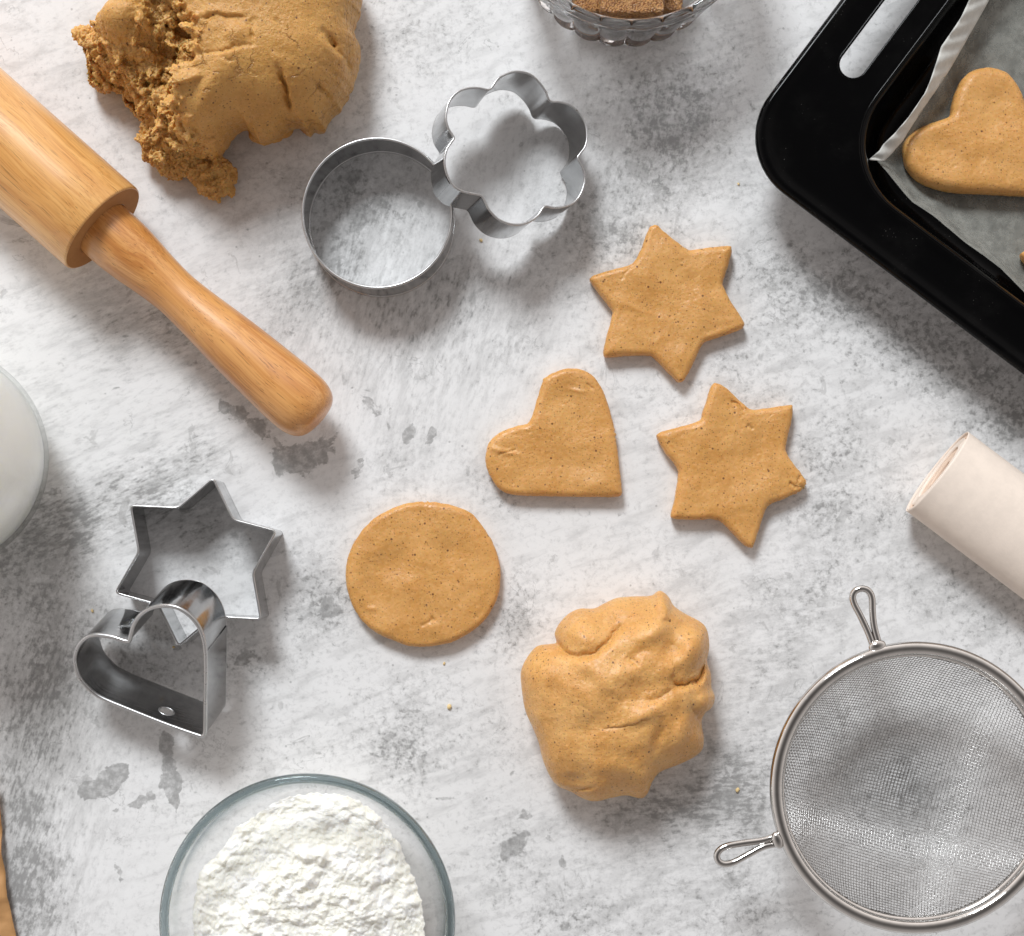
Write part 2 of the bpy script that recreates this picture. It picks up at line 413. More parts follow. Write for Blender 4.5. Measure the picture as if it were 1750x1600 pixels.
# ------------------------------------------------------------------ the table top
def build_table():
    xs = np.r_[np.linspace(-.9, -.26, 9)[:-1], np.linspace(-.26, .26, 209), np.linspace(.26, .9, 9)[1:]]
    ys = np.r_[np.linspace(-.8, -.20, 9)[:-1], np.linspace(-.20, .28, 193), np.linspace(.28, .95, 9)[1:]]
    X, Y = np.meshgrid(xs, ys); n = X.size
    V = np.stack([X.ravel(), Y.ravel(), np.zeros(n)], 1)
    f = []
    r, c = X.shape
    for i in range(r - 1):
        for j in range(c - 1):
            a = i * c + j; f.append((a, a + 1, a + c + 1, a + c))
    px = V[:, 0] * PXM + CX; py = CY - V[:, 1] * PXM
    def field(lst):
        F = np.zeros(n)
        for x, y, rx, ry, ang, s in lst:
            a = math.radians(ang); dx, dy = px - x, py - y
            u = (dx * math.cos(a) + dy * math.sin(a)) / rx; w = (-dx * math.sin(a) + dy * math.cos(a)) / ry
            F = F + s * np.exp(-(u * u + w * w) * .9)
        return F
    mott_shade = field([(70, 1150, 90, 210, 5, .95), (40, 1400, 70, 180, 8, .9), (70, 1560, 80, 90, 0, .9), (40, 980, 80, 60, 0, .9), (170, 880, 150, 55, -15, .75),
        (90, 900, 60, 60, 0, .5), (470, 350, 110, 90, 20, .45), (560, 470, 110, 60, -35, .75), (600, 330, 100, 70, 0, .6), (690, 350, 80, 70, 0, .4), (490, 500, 60, 60, 0, .5),
        (700, 560, 160, 90, -10, .55), (790, 480, 90, 60, 0, .5), (1120, 260, 90, 150, 10, .95), (1080, 160, 120, 60, 0, .5), (1190, 200, 60, 90, 0, .5), (1010, 420, 90, 100, 0, .75),
        (940, 320, 60, 110, 0, .35), (1380, 480, 150, 60, 10, .7), (1520, 540, 160, 50, 20, .8), (1640, 640, 130, 50, 20, .9), (1710, 730, 70, 60, 0, .95), (1580, 590, 60, 40, 0, .5),
        (1430, 770, 120, 80, 0, .5), (1500, 890, 120, 60, 0, .45), (1400, 900, 60, 120, 0, .4), (1350, 1020, 160, 60, 0, .42), (1620, 1020, 90, 50, 30, .5), (1340, 1150, 110, 80, 0, .5),
        (1120, 1400, 140, 60, -5, 1.0), (1210, 1310, 90, 80, 0, .75), (1280, 1420, 60, 160, 0, .6), (1200, 1530, 220, 60, 0, .4), (850, 830, 60, 50, 30, .75), (870, 1060, 50, 50, 0, .95),  # first spot, below the dough ball: mottling with its shadow painted in
        (560, 1030, 60, 60, 20, .95), (520, 980, 50, 50, 0, .4), (350, 590, 160, 55, 25, .6), (430, 640, 80, 60, 0, .5), (240, 560, 90, 40, 0, .4), (320, 790, 120, 40, -20, .55), (430, 1130, 50, 40, 0, .9),
        (210, 1100, 80, 70, 0, .5), (270, 1150, 80, 90, 0, .45), (360, 920, 60, 50, 20, .7), (300, 880, 60, 60, 0, .5), (1570, 1370, 90, 70, 0, .9), (1420, 1330, 70, 90, 0, .5), (1450, 1240, 90, 50, 0, .5),  # spot under the sieve centre paints its soft shadow as denser mottling
        (800, 1260, 100, 60, 0, .45), (700, 1180, 60, 60, 0, .35), (690, 1290, 50, 40, 20, .7), (1000, 1560, 140, 50, 10, .6), (880, 1440, 40, 40, 0, .7), (640, 1250, 110, 60, 0, .25),
        (1690, 1040, 90, 60, 30, .5), (1290, 620, 90, 80, 0, .45), (1060, 700, 60, 60, 0, .35), (900, 590, 90, 60, 0, .35), (700, 760, 60, 90, 15, .55), (1280, 720, 80, 60, 0, .3), (60, 100, 120, 60, 0, .16),
        (720, 60, 120, 70, 0, .38), (1300, 330, 60, 100, 0, .45), (1260, 80, 60, 50, 0, .25), (640, 200, 60, 120, 0, .25), (230, 200, 160, 90, 0, .10), (120, 480, 120, 50, 0, .25)])
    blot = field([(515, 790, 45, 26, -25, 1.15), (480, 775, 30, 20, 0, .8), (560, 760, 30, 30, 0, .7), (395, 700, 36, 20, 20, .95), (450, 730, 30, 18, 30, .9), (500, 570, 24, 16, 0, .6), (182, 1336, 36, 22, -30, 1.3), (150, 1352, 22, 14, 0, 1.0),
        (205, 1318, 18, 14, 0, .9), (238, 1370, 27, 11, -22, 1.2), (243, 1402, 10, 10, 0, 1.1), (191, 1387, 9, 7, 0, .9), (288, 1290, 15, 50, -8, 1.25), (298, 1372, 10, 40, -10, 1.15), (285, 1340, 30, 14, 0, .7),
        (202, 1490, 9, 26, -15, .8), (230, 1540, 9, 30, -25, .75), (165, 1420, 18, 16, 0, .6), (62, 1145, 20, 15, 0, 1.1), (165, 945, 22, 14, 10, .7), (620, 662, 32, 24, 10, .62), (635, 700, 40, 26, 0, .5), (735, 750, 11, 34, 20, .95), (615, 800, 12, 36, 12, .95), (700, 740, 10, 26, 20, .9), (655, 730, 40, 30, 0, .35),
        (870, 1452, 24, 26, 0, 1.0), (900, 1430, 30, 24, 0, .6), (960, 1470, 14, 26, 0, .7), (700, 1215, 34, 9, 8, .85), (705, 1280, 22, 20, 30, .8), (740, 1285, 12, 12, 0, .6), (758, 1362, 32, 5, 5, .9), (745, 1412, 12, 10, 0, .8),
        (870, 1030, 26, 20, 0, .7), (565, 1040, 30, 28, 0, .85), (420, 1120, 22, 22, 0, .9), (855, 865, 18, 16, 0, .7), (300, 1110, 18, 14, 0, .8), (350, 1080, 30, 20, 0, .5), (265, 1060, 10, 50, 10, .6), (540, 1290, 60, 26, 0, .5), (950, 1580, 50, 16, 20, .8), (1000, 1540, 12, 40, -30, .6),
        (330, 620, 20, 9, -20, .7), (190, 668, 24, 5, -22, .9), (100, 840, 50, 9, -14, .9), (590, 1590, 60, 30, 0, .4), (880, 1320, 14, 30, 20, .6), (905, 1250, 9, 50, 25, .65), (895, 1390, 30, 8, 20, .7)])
    s1 = np.clip(field([(250, 640, 330, 230, 0, 1.2), (150, 880, 200, 90, 0, .9), (560, 470, 140, 70, 0, .7), (60, 60, 200, 100, 0, .6)]), 0, 1)
    s2 = np.clip(field([(700, 600, 260, 190, 0, 1.1), (80, 1350, 140, 330, 0, 1.1), (640, 380, 180, 90, 0, .25), (880, 240, 160, 150, 0, .5), (1120, 260, 120, 160, 0, .45)]), 0, 1)
    s3 = np.clip(field([(1300, 1150, 260, 260, 0, .9), (1150, 1420, 220, 120, 0, .8)]), 0, 1)
    # the stone goes on in the same way outside the picture
    out = np.clip(np.maximum(np.maximum(-px, px - 1750) / 250, np.maximum(-py, py - 1600) / 250), 0, 1)
    P = np.stack([V[:, 0] * 22, V[:, 1] * 22, np.zeros(n)], 1)
    mott_shade = mott_shade * (1 - out * .6) + out * np.clip(fbm(P, 3, .5, 5) * .9 + .25, 0, 1)
    o = put('table_top', V, f, None, smooth=False)
    ca = o.data.color_attributes.new('stain_shade', 'FLOAT_COLOR', 'POINT')
    ca.data.foreach_set('color', np.stack([mott_shade, blot, s1, np.ones(n)], 1).ravel().astype(np.float32))
    cb = o.data.color_attributes.new('grain', 'FLOAT_COLOR', 'POINT')
    cb.data.foreach_set('color', np.stack([s2, s3, s1, np.ones(n)], 1).ravel().astype(np.float32))
    m = N('mottled_grey_stone'); v = m.obj
    A = m.attr('stain_shade'); B = m.attr('grain')
    sa = m.t.nodes.new('ShaderNodeSeparateColor'); m.link(A.outputs['Color'], sa.inputs[0])
    sb = m.t.nodes.new('ShaderNodeSeparateColor'); m.link(B.outputs['Color'], sb.inputs[0])
    mo, bl, w1 = sa.outputs; w2, w3, _ = sb.outputs
    iso = m.noise(v, 380, 9, .70, .3)
    def streak(ang, sx, sy, loc):
        return m.noise(m.map(m.map(v, rot=(0, 0, math.radians(ang))), (sx, sy, 1), loc=loc), 1, 8, .64)
    st1 = streak(-24, 210, 560, (1, 0, 0))     # rising to the right
    st2 = streak(-72, 220, 560, (5, 2, 0))     # steep
    st3 = streak(-4, 190, 560, (9, 4, 0))
    n_ = m.vmix(m.math('MULTIPLY', w1, .85), iso, st1)
    n_ = m.vmix(m.math('MULTIPLY', w2, .8), n_, st2)
    n_ = m.vmix(m.math('MULTIPLY', w3, .55), n_, st3)
    big = m.noise(v, 26, 4, .55, .4)
    mid = m.noise(v, 85, 5, .6, .3)
    dens = m.math('ADD', m.math('MULTIPLY', m.math('MINIMUM', mo, 1.15), .195), m.math('MULTIPLY', m.math('SUBTRACT', big, .5), .20))
    dens = m.math('ADD', dens, m.math('MULTIPLY', m.math('SUBTRACT', mid, .5), .34))
    t = m.math('ADD', m.math('MULTIPLY_ADD', n_, 1.25, -.125), dens)
    soft = m.rng(t, .46, .86)                    # cloudy grey
    hard = m.rng(t, .68, .82)                  # dark flecks
    fine = m.rng(m.math('ADD', m.noise(v, 900, 4, .7), m.math('MULTIPLY', dens, .8)), .60, .74)
    # sharp edged blotches
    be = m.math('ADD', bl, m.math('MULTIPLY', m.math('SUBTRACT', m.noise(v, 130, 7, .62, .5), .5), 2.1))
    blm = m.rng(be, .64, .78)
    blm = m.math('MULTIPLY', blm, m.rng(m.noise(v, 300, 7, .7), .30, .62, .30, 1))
    # scattered natural blotches everywhere
    nb_ = m.rng(m.math('ADD', m.noise(v, 95, 8, .62, .6), m.math('MULTIPLY', dens, .5)), .655, .70)
    vein = m.math('ABSOLUTE', m.math('SUBTRACT', m.noise(v, 17, 7, .62, .9), .5))
    vein = m.math('MULTIPLY', m.rng(vein, 0, .007, 1, 0), m.rng(m.noise(v, 33, 3, .5), .54, .66))
    base = m.mix(m.rng(m.noise(v, 14, 4, .6), .35, .65), (.775, .772, .770), (.815, .812, .812))
    c = m.mix(m.math('MULTIPLY', soft, .64), base, (.34, .338, .335))
    brush = m.vmix(w2, m.noise(m.map(m.map(v, rot=(0, 0, math.radians(-20))), (55, 190, 1)), 1, 6, .62, .4), m.noise(m.map(m.map(v, rot=(0, 0, math.radians(-70))), (55, 190, 1)), 1, 6, .62, .4))
    c = m.mix(m.math('MULTIPLY', m.rng(m.math('ADD', brush, m.math('MULTIPLY', mo, .10)), .46, .72), .42), c, (.42, .417, .413))
    c = m.mix(m.math('MULTIPLY', hard, .54), c, (.175, .172, .168))
    c = m.mix(m.math('MULTIPLY', fine, .17), c, (.27, .268, .262))
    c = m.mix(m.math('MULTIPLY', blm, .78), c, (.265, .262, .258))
    c = m.mix(m.math('MULTIPLY', nb_, .36), c, (.30, .297, .292))
    c = m.mix(m.math('MULTIPLY', vein, .45), c, (.22, .218, .212))
    pin = m.rng(m.vor(v, 170), .05, .11, 1, 0)
    pin = m.math('MULTIPLY', pin, m.rng(m.noise(v, 60, 2), .5, .62))
    c = m.mix(m.math('MULTIPLY', pin, .45), c, (.15, .145, .14))
    bn = m.bump(m.math('ADD', m.noise(v, 500, 4, .6), m.math('MULTIPLY', t, -.6)), .10, .0006)
    m.bsdf(c, m.rng(t, .4, .8, .42, .62), 0, bn, Specular_IOR_Level=.35)
    o.data.materials.append(m.m)
    tag(o, 'mottled white and grey stone table top', None, None, 'structure')
    return o
build_table()

# ------------------------------------------------------------------ solids drawn from an outline
TT = [None]
def pebble(outline, c, rings, topfn, under, sm=.012, pw=4):
    """outline (n,2) star-shaped about c. topfn(P, d, dmax)->z ; under = list of (scale inset m, z)"""
    n = len(outline)
    s = np.linspace(0, 1, rings + 1)[1:]
    T = np.sin(s * math.pi / 2) ** 1.0
    T = T / T[-1]
    kw = max(3, int(n * sm)); ker = np.hanning(kw * 2 + 3)[1:-1]; ker /= ker.sum()
    pad = np.vstack([outline[-kw:], outline, outline[:kw]])
    soft = np.stack([np.convolve(pad[:, 0], ker, 'valid'), np.convolve(pad[:, 1], ker, 'valid')], 1)
    P = np.concatenate([c[None] + (soft * (1 - t ** pw) + outline * t ** pw - c) * t for t in T])
    P = np.vstack([c[None], P])
    d, _ = seg_dist(P, outline)
    TT[0] = np.r_[0, np.repeat(T, n)]
    z = topfn(P, d, d.max())
    V = [np.c_[P, z]]
    dirs = (outline - c) / np.linalg.norm(outline - c, axis=1)[:, None]
    for ins, zz in under:
        q = outline - dirs * ins
        V.append(np.c_[q, np.full(n, zz)])
    V = np.vstack(V)
    f = [(0, 1 + (j + 1) % n, 1 + j)[::-1] for j in range(n)]
    f += [(q[0], q[1], q[2], q[3]) for q in grid_faces(rings + len(under), n, True, 1)]
    last = 1 + (rings + len(under) - 1) * n
    f.append(tuple(range(last, last + n))[::-1])
    return V, f

def cookie(name, poly_px, label, group, h=.0068, n=420, fil=.0025, z0=0.0, dents=(), dips=(), seed=0, rag=(), smoothpoly=True):
    zt = z0 + h * .8
    O = resample(UP(poly_px, zt), n, True, smoothpoly)
    O = O + (np.stack([vnoise(np.c_[O * 300, np.zeros(n)], 91 + seed), vnoise(np.c_[O * 300, np.zeros(n)], 92 + seed)], 1)) * .00022
    O = O + (np.stack([vnoise(np.c_[O * 1100, np.zeros(n)], 93 + seed), vnoise(np.c_[O * 1100, np.zeros(n)], 94 + seed)], 1)) * .00010
    for (x, y, r, amp) in rag:     # frayed bits of edge
        q = U(x, y, zt)[:2]; w = np.exp(-((O - q) ** 2).sum(1) / r ** 2)
        O = O + w[:, None] * np.stack([fbm(np.c_[O * 900, np.zeros(n)], 3, .6, 7), fbm(np.c_[O * 900, np.zeros(n)], 3, .6, 8)], 1) * amp
    c = O.mean(0)
    # keep the origin inside a star shape: area centroid
    a = O[:, 0] * np.roll(O[:, 1], -1) - np.roll(O[:, 0], -1) * O[:, 1]
    c = np.array([((O[:, 0] + np.roll(O[:, 0], -1)) * a).sum(), ((O[:, 1] + np.roll(O[:, 1], -1)) * a).sum()]) / (3 * a.sum())
    def top(P, d, dm):
        Q = np.c_[P, np.zeros(len(P))]
        dd = np.clip(d, 0, fil)
        z = h - fil + np.sqrt(np.maximum(fil ** 2 - (fil - dd) ** 2, 0))
        z += .00035 * sstep(0, .006, d) * np.sin(np.clip(d / .012, 0, 1) * math.pi) * .6
        k = sstep(0, .0035, d)
        z += k * (fbm(Q * 62, 2, .45, seed) * .00085 + fbm(Q * 240, 3, .55, seed + 3) * .00013 + fbm(Q * 900, 2, .6, seed + 9) * .00005)
        # small pits
        w, _ = worley(Q * 210, seed)
        z -= k * .00020 * np.clip(.22 - w, 0, 1) / .22
        for (x, y, rx, ry, ang, amp) in dents:
            q = U(x, y, zt)[:2]; al = math.radians(ang); D = P - q
            u = (D[:, 0] * math.cos(al) - D[:, 1] * -math.sin(al)) / (rx / PXM); v = (D[:, 0] * math.sin(al) + D[:, 1] * -math.cos(al)) / (ry / PXM)
            z += amp * np.exp(-(u * u + v * v))
        for line, wd, dp in dips:
            dl, _ = seg_dist(P + np.stack([vnoise(Q * 700, 5), vnoise(Q * 700, 6)], 1) * .0005, UP(line, zt), False)
            z -= dp * .7 * np.exp(-(dl / wd) ** 2)
        return z + z0
    V, f = pebble(O, c, 70, top, [(0, z0 + (h - fil) * .7), (.0001, z0 + (h - fil) * .35), (.0006, z0 + .0002)])
    cc = np.array([c[0], c[1], z0])
    o = put(name, V - cc, f, M_cookie, None, True, cc)
    return tag(o, label, 'cookie', group)

G_C = 'unbaked biscuits cut from dough'
st1 = crop([(372, 42), (400, 42), (430, 72), (530, 148), (565, 155), (640, 145), (735, 137), (746, 150), (744, 190), (710, 300), (711, 335), (745, 400), (802, 490), (804, 518), (780, 535), (650, 580), (612, 600), (582, 660), (532, 760), (507, 779), (482, 767), (382, 665), (350, 653), (250, 655), (157, 661), (143, 640), (150, 590), (180, 480), (181, 440), (130, 370), (81, 305), (84, 287), (110, 271), (200, 245), (270, 225), (292, 203), (320, 150), (354, 60)], 980, 370, 2.76)
cookie('star_cookie', st1, 'raw six pointed star biscuit with clean points, upper of the two on the table', G_C, dents=[(1130, 520, 60, 30, 0, -.0006), (1090, 470, 30, 12, -20, .0004), (1090, 530, 34, 6, -20, .0004), (1185, 440, 30, 16, 0, -.0004)], dips=[([(1062, 478), (1072, 462), (1085, 455)], .0005, .0005)], seed=1)
st2 = crop([(680, 785), (722, 808), (800, 880), (840, 909), (900, 905), (1020, 889), (1036, 903), (1031, 960), (1005, 1080), (1010, 1120), (1050, 1180), (1075, 1210), (1097, 1252), (1078, 1290), (1000, 1330), (922, 1365), (892, 1430), (852, 1550), (832, 1561), (800, 1542), (710, 1450), (670, 1430), (580, 1430), (475, 1426), (462, 1400), (480, 1330), (495, 1220), (487, 1180), (440, 1120), (395, 1045), (405, 1020), (450, 1005), (588, 965), (612, 920), (652, 800)], 980, 370, 2.76)
cookie('star_cookie', st2, 'raw star biscuit with one crumbling right point and a small crack', G_C, dents=[(1240, 790, 70, 40, 20, -.0007), (1260, 680, 26, 14, 40, -.0005), (1215, 690, 14, 30, 10, .0004)],
       dips=[([(1252, 687), (1260, 690), (1268, 700)], .0005, .0013), ([(1278, 728), (1284, 733)], .0006, .001), ([(1350, 826), (1358, 832), (1364, 834)], .0006, .0016), ([(1366, 815), (1362, 826), (1370, 832)], .0005, .0012)], seed=2, rag=[(1372, 828, .004, .0016)])
hc = crop([(1260, 60), (1200, 75), (1140, 106), (1118, 135), (1090, 230), (1050, 345), (980, 370), (900, 400), (840, 450), (815, 520), (820, 590), (850, 660), (900, 715), (975, 740), (1200, 748), (1400, 750), (1520, 750), (1546, 733), (1545, 690), (1530, 560), (1510, 400), (1480, 280), (1450, 190), (1400, 110), (1335, 68)], 570, 610, 3.137)
cookie('heart_cookie', hc, 'raw heart shaped biscuit lying in the middle of the table', G_C, dents=[(960, 690, 36, 30, 0, -.0011), (860, 772, 26, 5, -12, .0008), (950, 800, 70, 30, 0, -.0004), (985, 668, 16, 3, -10, .0005)],
       dips=[([(852, 778), (868, 773), (880, 770)], .0004, .0005), ([(1004, 658), (1012, 664)], .0004, .0008)], seed=3, rag=[(1053, 742, .0020, .0006), (930, 645, .002, .0006)])
ci = crop([(480, 776), (560, 780), (650, 800), (735, 835), (800, 910), (850, 990), (885, 1080), (896, 1160), (885, 1270), (840, 1370), (770, 1450), (680, 1510), (580, 1545), (440, 1555), (330, 1525), (220, 1475), (140, 1400), (90, 1310), (65, 1200), (70, 1100), (100, 1010), (160, 920), (240, 850), (330, 805), (400, 783)], 570, 610, 3.137)
cookie('round_cookie', ci, 'raw round biscuit with finger dents, lower left of the heart biscuit', G_C, dents=[(665, 965, 30, 22, 30, -.0013), (775, 940, 24, 20, 0, -.0007), (640, 1010, 24, 40, 0, -.0006), (700, 1070, 60, 16, 0, .0004), (635, 1040, 8, 4, 0, .0005)],
       dips=[([(722, 1068), (732, 1064), (740, 1058)], .0006, .0008), ([(738, 1056), (744, 1060)], .0005, .0009)], seed=4, rag=[(725, 859, .003, .0007)])

# ------------------------------------------------------------------ kneaded ball of dough
def bumps(P, lst, z, ox, oy, s, zr):
    r = np.zeros(len(P))
    for (x, y, rx, ry, ang, amp) in lst:
        q = U(ox + x / s, oy + y / s, zr)[:2]; D = (P[:, :2] - q) * PXM * s; al = math.radians(ang)
        dx, dy = D[:, 0], -D[:, 1]
        u = (dx * math.cos(al) + dy * math.sin(al)) / rx; v = (-dx * math.sin(al) + dy * math.cos(al)) / ry
        r += amp * np.exp(-(u * u + v * v) ** 1.3)
    return r
def grooves(P, lst, ox, oy, s, zr, wob=.0006, seed=3):
    r = np.zeros(len(P)); Q = np.c_[P[:, :2], np.zeros(len(P))]
    PP = P[:, :2] + np.stack([fbm(Q * 260, 3, .6, seed), fbm(Q * 260, 3, .6, seed + 40)], 1) * wob
    for line, wd, dp, st in lst:       # width, depth, step height (left side raised)
        L = resample(UP(crop(line, ox, oy, s), zr), 40, False, True)
        d, sg = seg_dist(PP, L, False)
        en = np.minimum(((PP - L[0]) ** 2).sum(1), ((PP - L[-1]) ** 2).sum(1)) ** .5
        fade = sstep(0, .004, en + d * 0)
        r -= dp * np.exp(-(d / wd) ** 1.6) * (.25 + .75 * fade)
        if st: r += st * sg * np.exp(-(d / (wd * 5)) ** 2) * fade
    return r
def ball_dough():
    px = crop([(1030, 115), (1075, 150), (1110, 210), (1180, 260), (1290, 320), (1330, 380), (1340, 480), (1325, 570), (1350, 650), (1355, 740), (1376, 800), (1360, 865), (1310, 910), (1290, 970), (1305, 1080), (1290, 1150), (1230, 1200), (1120, 1250), (1020, 1290), (970, 1350), (935, 1435), (890, 1463), (800, 1443), (700, 1460), (600, 1482), (520, 1465), (440, 1420), (360, 1385), (310, 1330), (260, 1220), (230, 1100), (190, 1000), (140, 880), (115, 700), (120, 620), (160, 540), (220, 475), (300, 460), (345, 450), (335, 390), (370, 320), (430, 260), (500, 230), (590, 228), (660, 195), (740, 160), (850, 150), (960, 145), (1000, 120)], 860, 980, 3.81)
    ze, h = .012, .036
    O = resample(UP(px, ze), 520); c = O.mean(0)
    def top(P, d, dm):
        z = ze + (h - ze) * (1 - TT[0] ** 2.4) ** (1 / 1.9)
        k = sstep(0, .004, d); Q = np.c_[P, np.zeros(len(P))]
        B = [(470, 360, 120, 110, 0, .0030), (960, 360, 170, 70, -30, .0034), (1040, 190, 60, 80, 20, .0022), (1230, 480, 90, 130, 20, .0040), (1080, 490, 80, 60, -30, -.0022), (430, 640, 200, 80, 30, -.0012),
             (760, 640, 60, 160, 60, .0014), (1150, 1000, 55, 110, 20, .0020), (1310, 830, 60, 60, 0, .0016), (620, 940, 120, 60, -20, -.0010), (900, 900, 130, 40, -25, .0009), (330, 740, 80, 60, 40, -.0013),
             (850, 760, 110, 70, -40, -.0014), (250, 1000, 60, 160, -15, .0010), (450, 1330, 60, 40, 0, -.0010), (700, 1250, 200, 60, 10, .0008), (990, 1040, 40, 110, 15, -.0014), (560, 620, 200, 40, 40, .0010), (700, 300, 90, 50, -30, -.0008)]
        G = [([(335, 450), (400, 515), (480, 530), (570, 515), (660, 450), (720, 380), (790, 310)], .0010, .0034, -.0006), ([(790, 500), (830, 560), (880, 600)], .0009, .0020, 0), ([(830, 545), (880, 490), (930, 450)], .0012, .0012, 0),
             ([(1325, 560), (1300, 640), (1265, 690), (1210, 708), (1120, 722), (1095, 700), (1090, 670)], .0009, .0050, .0010), ([(1110, 725), (1040, 770), (960, 800), (880, 810)], .0011, .0018, .0003),
             ([(1265, 690), (1240, 705), (1230, 715)], .0012, .0030, 0), ([(595, 1365), (550, 1392), (450, 1412)], .0005, .0018, .0002), ([(960, 912), (880, 930), (800, 962), (620, 985)], .0005, .0007, -.0005),
             ([(210, 940), (230, 990), (260, 1040)], .0006, .0008, -.0003), ([(980, 300), (1060, 310), (1110, 345)], .0009, .0016, 0), ([(690, 220), (700, 270), (740, 330)], .0007, .0009, 0), ([(1190, 830), (1260, 930), (1300, 880)], .0008, .0015, 0),
             ([(510, 310), (500, 340), (530, 370)], .0006, .0009, 0), ([(220, 480), (215, 600), (230, 680)], .0005, .0005, 0), ([(480, 830), (540, 860), (590, 900)], .0005, .0005, 0), ([(1050, 950), (1010, 1010), (980, 1100)], .0010, .0010, 0), ([(150, 800), (170, 900), (200, 1000)], .0005, .0006, 0)]
        z += k * (bumps(P, B, 0, 860, 980, 3.81, .02) + .65 * grooves(P, [(a_, b_ * 1.3, c_, d_) for a_, b_, c_, d_ in G], 860, 980, 3.81, .02))
        z += k * (fbm(Q * 55, 2, .45, 31) * .0016 + fbm(Q * 130, 3, .5, 33) * .00050 + fbm(Q * 800, 2, .5, 35) * .00004)
        return np.maximum(z, .004)
    und = [(.0003, ze * .85), (.0012, ze * .62), (.0030, ze * .36), (.0055, ze * .15), (.0085, .0003)]
    V, f = pebble(O, c, 190, top, und, .05, 3)
    cc = np.array([c[0], c[1], 0])
    o = put('dough_ball', V - cc, f, M_ball, None, True, cc)
    tag(o, 'smooth kneaded lump of raw dough with folded top, below the star biscuits', 'dough')
ball_dough()

